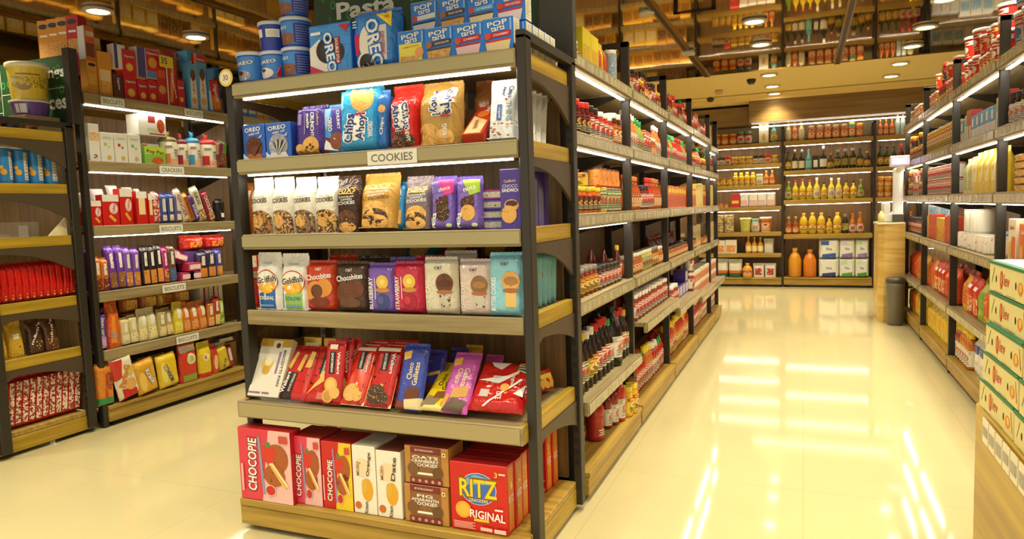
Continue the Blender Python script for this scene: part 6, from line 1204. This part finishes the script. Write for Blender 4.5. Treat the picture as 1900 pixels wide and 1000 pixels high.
backw(-1.25, -.32, bl[5], [(V('jar', .04, .13, '3a2a20', '2a2420', LW, 9), 'dark jar', JB, 2), (V('jar', .045, .14, 'b8301c', 'c8281c', LR, 9), 'red jar', JB, 1), (V('jar', .05, .12, 'b88a2c', 'd8c048', LY_, 9), 'amber jar', JB, 3)], 'second shelf, '+q, parts=True)
backw(-1.25, -.32, bl[4], [(V('jar', .045, .13, 'c89c30', '7a5a28', LY_, 9), 'honey jar', JB, 3), (V('squeeze', .04, .2, 'd8a820', 'ecd838', LY_, 9), 'yellow honey bottle', BB, 4), (V('jar', .05, .17, 'a8b45c', 'e4dcc8', LW, 9), 'pale green jar', JB, 1), (V('oil', .04, .22, 'b8702c', 'c89040', LO, 9), 'amber bottle', BB, 3)], 'third shelf, '+q, parts=True)
backw(-1.25, -1.0, bl[3], [(V('jar', .035, .07, 'b88a2c', '8a5a2c', LO, 9), 'low honey jar', JB, 9)], 'fourth shelf, '+q, parts=True)
backw(-1.0, -.32, bl[3], [(gbox('c83a3c', [('r', .1, .3, .9, .5, YEL)])(.12, .2, .08), 'red striped box', CB, 1), (bag('sugar_pack', .12, .2, .08, FILM('ece6e0', .4), [('r', .1, .1, .9, .5, P('e0b8b4', .5))], 'brick'), 'white and pink pack', 'package', 9)], 'fourth shelf, '+q, inset=.03)
backw(-1.25, -.88, bl[2], [(V('can', .07, .13, '6a5438', 'e0d8b0', blot(['8a6a3c', 'd8c890'], 30), 12), 'round brown tin', 'tin', 9)], 'fifth shelf, '+q, inset=.1, stack=1, parts=True)
backw(-.88, -.32, bl[2], [(V('tub', .08, .22, 'd0c468', 'e4dca0', blot(['d8cc78', 'b8b450', 'ece4b0'], 25), 12), 'pale green tub', 'tub', 1), (V('jar', .06, .2, 'a8b8a0', '8ab0b0', LW, 10), 'blue-grey jar', JB, 1), (V('tub', .08, .22, 'dcd8c8', 'ece8dc', LO, 12), 'white tub', 'tub', 2)], 'fifth shelf, '+q, inset=.1, parts=True)
backw(-1.25, -.8, bl[1], [(gbox('e8e0d0', [('r', .1, .1, .9, .6, blot(['e8e0d0', 'd88c48', 'ecd8b0'], 25))])(.16, .2, .1), 'white and orange box', CB, 9)], 'sixth shelf, '+q, inset=.03)
backw(-.8, -.32, bl[1], [(V('oil', .04, .24, 'd8942c', 'e8c060', P('ecd8a0'), 10), 'amber bottle on white ground', BB, 3), (bag('sugar_pack', .14, .2, .08, FILM('eae6da', .4), [], 'gusset'), 'white pouch', 'pouch', 2)], 'sixth shelf, '+q, parts=True)
backw(-1.25, -.32, bl[0], [(bag('rice_bag', .2, .26, .1, FILM('e6e2d4', .4), [('r', .0, .0, 1, .25, P('2a5a3c', .4)), ('r', 0, .25, 1, .4, P('d86a28', .4))], 'gusset'), 'white bag with green and orange foot', 'bag', 2), (V('jug', .07, .22, 'd89a38', 'e0b850', LO, 12), 'amber jug', 'jug', 1), (bag('rice_bag', .16, .2, .1, FILM('ded8cc', .4), [('r', .2, .2, .8, .7, blot(['ded8cc', 'a8301c', 'e8e0d0'], 25))], 'gusset', sd=3), 'white and red bag', 'bag', 2)], 'base, '+q, inset=.03, parts=True)
q = 'middle back bay'; OIL = 'c8b028'
oA = V('oil', .042, .31, 'b8a868', 'c8a858', P('c8b890'), 10); brj = V('jar', .05, .2, '8a5428', 'a87840', LO, 10)
backw(-.25, .05, B2Z[4], [(oA, 'pale green-gold bottle', BB, 1), (V('oil', .04, .3, 'c86a30', 'd8a050', LO, 10), 'orange bottle', BB, 1), (oA, 'pale green-gold bottle', BB, 1)], 'top shelf, '+q, parts=True)
backw(.05, .84, B2Z[4], [(brj, 'brown jar', JB, 5), (V('jar', .045, .22, '3a7a5c', 'd8b040', LO, 10), 'green jar', JB, 1), (V('jar', .045, .2, 'b8481c', 'e0a838', LO, 10), 'orange jar', JB, 4)], 'top shelf, '+q, parts=True, rows=1)
w1 = V('oil', .04, .3, '2a2418', 'b8b0a0', P('d8ccb0'), 10); w2 = V('oil', .04, .28, '2c3a1c', '1c1a14', LY_, 10); w3 = V('oil', .038, .29, '5aa0a8', '4a8c90', P('8ac0c0'), 10); w4 = V('oil', .045, .32, '242014', 'ece8dc', P('e0dccc'), 10); w5 = V('oil', .04, .22, '3a3018', 'c8a040', LY_, 10); w6 = V('soy', .042, .27, '2c2a18', '8a8470', blot(['c8b868', '5a4a24'], 60), 10)
backw(-.25, .85, B2Z[3], [(w2, 'dark bottle with gold label', BB, 1), (w1, 'dark bottle with cream label', BB, 2), (w3, 'turquoise bottle', BB, 1), (gbox('241e18', [('r', .2, .2, .8, .7, WH)])(.09, .2, .07), 'black box with white panel', CB, 1), (w4, 'dark bottle with white capsule', BB, 1), (w5, 'short dark bottle', BB, 1), (w6, 'dark olive bottle', BB, 3), (w2, 'dark bottle with gold label', BB, 1), (w5, 'short dark bottle', BB, 4)], 'second shelf, '+q, gap=.01, parts=True)
o1 = V('oil', .043, .29, 'c8b028', 'c83428', LY_, 10); o2 = V('oil', .043, .3, 'd0bc38', 'ece8dc', LW, 10); o3 = V('oil', .043, .27, '6a7a24', '8a8a3c', LG, 10); o4 = V('oil', .043, .25, 'c8a828', '3a2c1c', LY_, 10)
backw(-.25, .85, B2Z[2], [(o3, 'green oil bottle', BB, 1), (o1, 'golden oil bottle with red cap', BB, 3), (o2, 'golden oil bottle with white capsule', BB, 1), (o4, 'golden oil bottle with dark cap', BB, 1), (o2, 'golden oil bottle with white capsule', BB, 2), (o4, 'golden oil bottle with dark cap', BB, 2), (o3, 'green oil bottle', BB, 3)], 'third shelf, '+q, gap=.008, parts=True)
v1 = V('oil', .045, .25, '8a4a1c', 'd8b040', LO, 10); v2 = V('jug', .055, .31, 'd0a828', 'e0c038', LY_, 12); v3 = V('oil', .045, .29, 'a8641c', 'c86a28', LR, 10)
backw(-.25, .85, B2Z[1], [(v1, 'brown vinegar bottle', BB, 2), (v2, 'large golden oil jug', 'jug', 3), (o4, 'golden bottle with dark cap', BB, 1), (v2, 'large golden oil jug', 'jug', 1), (w6, 'dark olive bottle', BB, 1), (v3, 'amber bottle with orange cap', BB, 5)], 'fourth shelf, '+q, gap=.006, parts=True)
jg = V('jug', .09, .42, 'd89428', 'e0a030', None, 16); jg2 = V('jug', .09, .4, 'd87c20', 'd88024', None, 16)
put(jg, (-.12, BY_+.1, .141), desc='large amber oil can with handle neck, left of two', place='base, '+q, cat='jug'); put(jg2, (.08, BY_+.1, .141), desc='large orange oil can, right of two', place='base, '+q, cat='jug')
def tp(c1, c2, w=.27): return bag('toilet_roll_pack', w, .27, .14, FILM('e6e6de', .3), [('p', [(.0, .0), (1, .0), (1, .3), (0, .2)], P(c1, .4)), ('e', .5, .5, .3, .16, P('eceae4', .4)), ('r', .1, .7, .5, .92, P(c2, .4))]+T('Nice', .5, .5, .3, .16, P('3a6aa8', .4)), 'brick')
def tpart(ix, iz, c1, c2, x, w, de): put(tp(c1, c2, w), (x, BY_+.02+.01*ix, .141+.273*iz), desc=de, place='base, '+q, cat='toilet paper')
tpart(0, 0, '2c3c84', 'e6e6de', .33, .26, 'toilet roll pack with navy foot, bottom left'); tpart(0, 1, '3a5cb0', '3a5cb0', .33, .26, 'toilet roll pack with blue panel, top left')
tpart(1, 0, '5a9a3c', 'c8d8b8', .565, .2, 'toilet roll pack with green foot, bottom middle'); tpart(1, 1, '8a6ab0', 'dcd0e4', .565, .2, 'toilet roll pack with lilac foot, top middle')
tpart(2, 0, '4a9a44', 'c8e0b8', .755, .175, 'toilet roll pack with green foot, bottom right'); tpart(2, 1, '9a7ac0', 'b8d8b0', .755, .175, 'toilet roll pack with lilac foot, top right')
BOXNAME = 'stock_box'
gen = lambda c, cols, w, h, wd: (gbox(c, [('r', .1, .15, .9, .75, blot(cols, 30))])(w, h, .12), wd, 'box', 3)
gA = [gen('d8a838', ['e8c050', 'a87020', 'ecd890'], .15, .24, 'large golden box'), gen('b8842c', ['c89838', '8a5a1c', 'e0c880'], .13, .2, 'large ochre box')]; gB = [gen('dcb850', ['c88a28', 'ecdca0', '8a4a1c'], .17, .22, 'large amber box'), gen('a87830', ['d0a040', '6a4418', 'd8c080'], .14, .24, 'large tan box')]
for k, x in enumerate((-4.93, -3.78, -2.64)):
    for j, zz in enumerate((1.17, 1.52, 1.86, 2.15)): backw(x+.05, x+1.08, zz, [gA, gB][(j+k) % 2], ['fourth', 'third', 'second', 'top'][j]+' shelf, '+['leftmost', 'second', 'third'][k]+' hidden bay')
for k, y in enumerate((4.6, 6.1, 7.6)):
    for j, zz in enumerate((1.2, 1.6, 2.0)): run([gB, gA][(j+k) % 2], y+.05, y+1.44, zz+.001, -7.45, ['third', 'second', 'top'][j]+' shelf, '+['nearest', 'middle', 'farthest'][k]+' left-wall bay', parts=False, gap=.02)
cw = [gen('e4e4de', ['dfe2e2', '8ab0c8', 'f0f0ea'], .12, .2, 'pale blue dairy carton'), gen('e8e4d0', ['e8c048', 'ece8d8', 'd8d0b0'], .1, .16, 'cream dairy carton'), gen('d8dce0', ['b82c28', 'e8e8e4', '9aa8b8'], .1, .14, 'red and white tub box')]
for j, zz in enumerate((.95, 1.3, 1.65, 2.0)): backw(1.56, 2.7, zz, cw[j % 3:]+cw[:j % 3], ['fourth', 'third', 'second', 'top'][j]+' shelf, white cooler')
q = 'right back bay'
backw(.93, 1.43, B2Z[4], [(V('sauce', .035, .22, 'c8641c', 'd8a838', LO, 9), 'orange bottle', BB, 3), (V('oil', .03, .36, 'd8d8d0', 'e8e4dc', P('b8c8c0'), 9), 'tall pale bottle', BB, 2), (oA, 'pale green-gold bottle', BB, 2), (V('jar', .045, .2, 'b82c1c', 'c8a030', LR, 9), 'red jar', JB, 2)], 'top shelf, '+q, parts=True)
backw(.93, 1.43, B2Z[3], [(w2, 'dark bottle with gold label', BB, 3), (V('oil', .04, .3, '6a1c18', 'b82020', LR, 9), 'dark red bottle', BB, 3)], 'second shelf, '+q, parts=True)
backw(.93, 1.43, B2Z[2], [(V('jar', .045, .14, 'c88a28', 'd8a838', LO, 9), 'amber jar', JB, 4), (o1, 'red-capped golden bottle', BB, 2)], 'third shelf, '+q, parts=True, stack=.7); backw(.93, 1.43, B2Z[1], [(v1, 'brown vinegar bottle', BB, 3), (v3, 'amber bottle with orange cap', BB, 3)], 'fourth shelf, '+q, parts=True)
finalize()
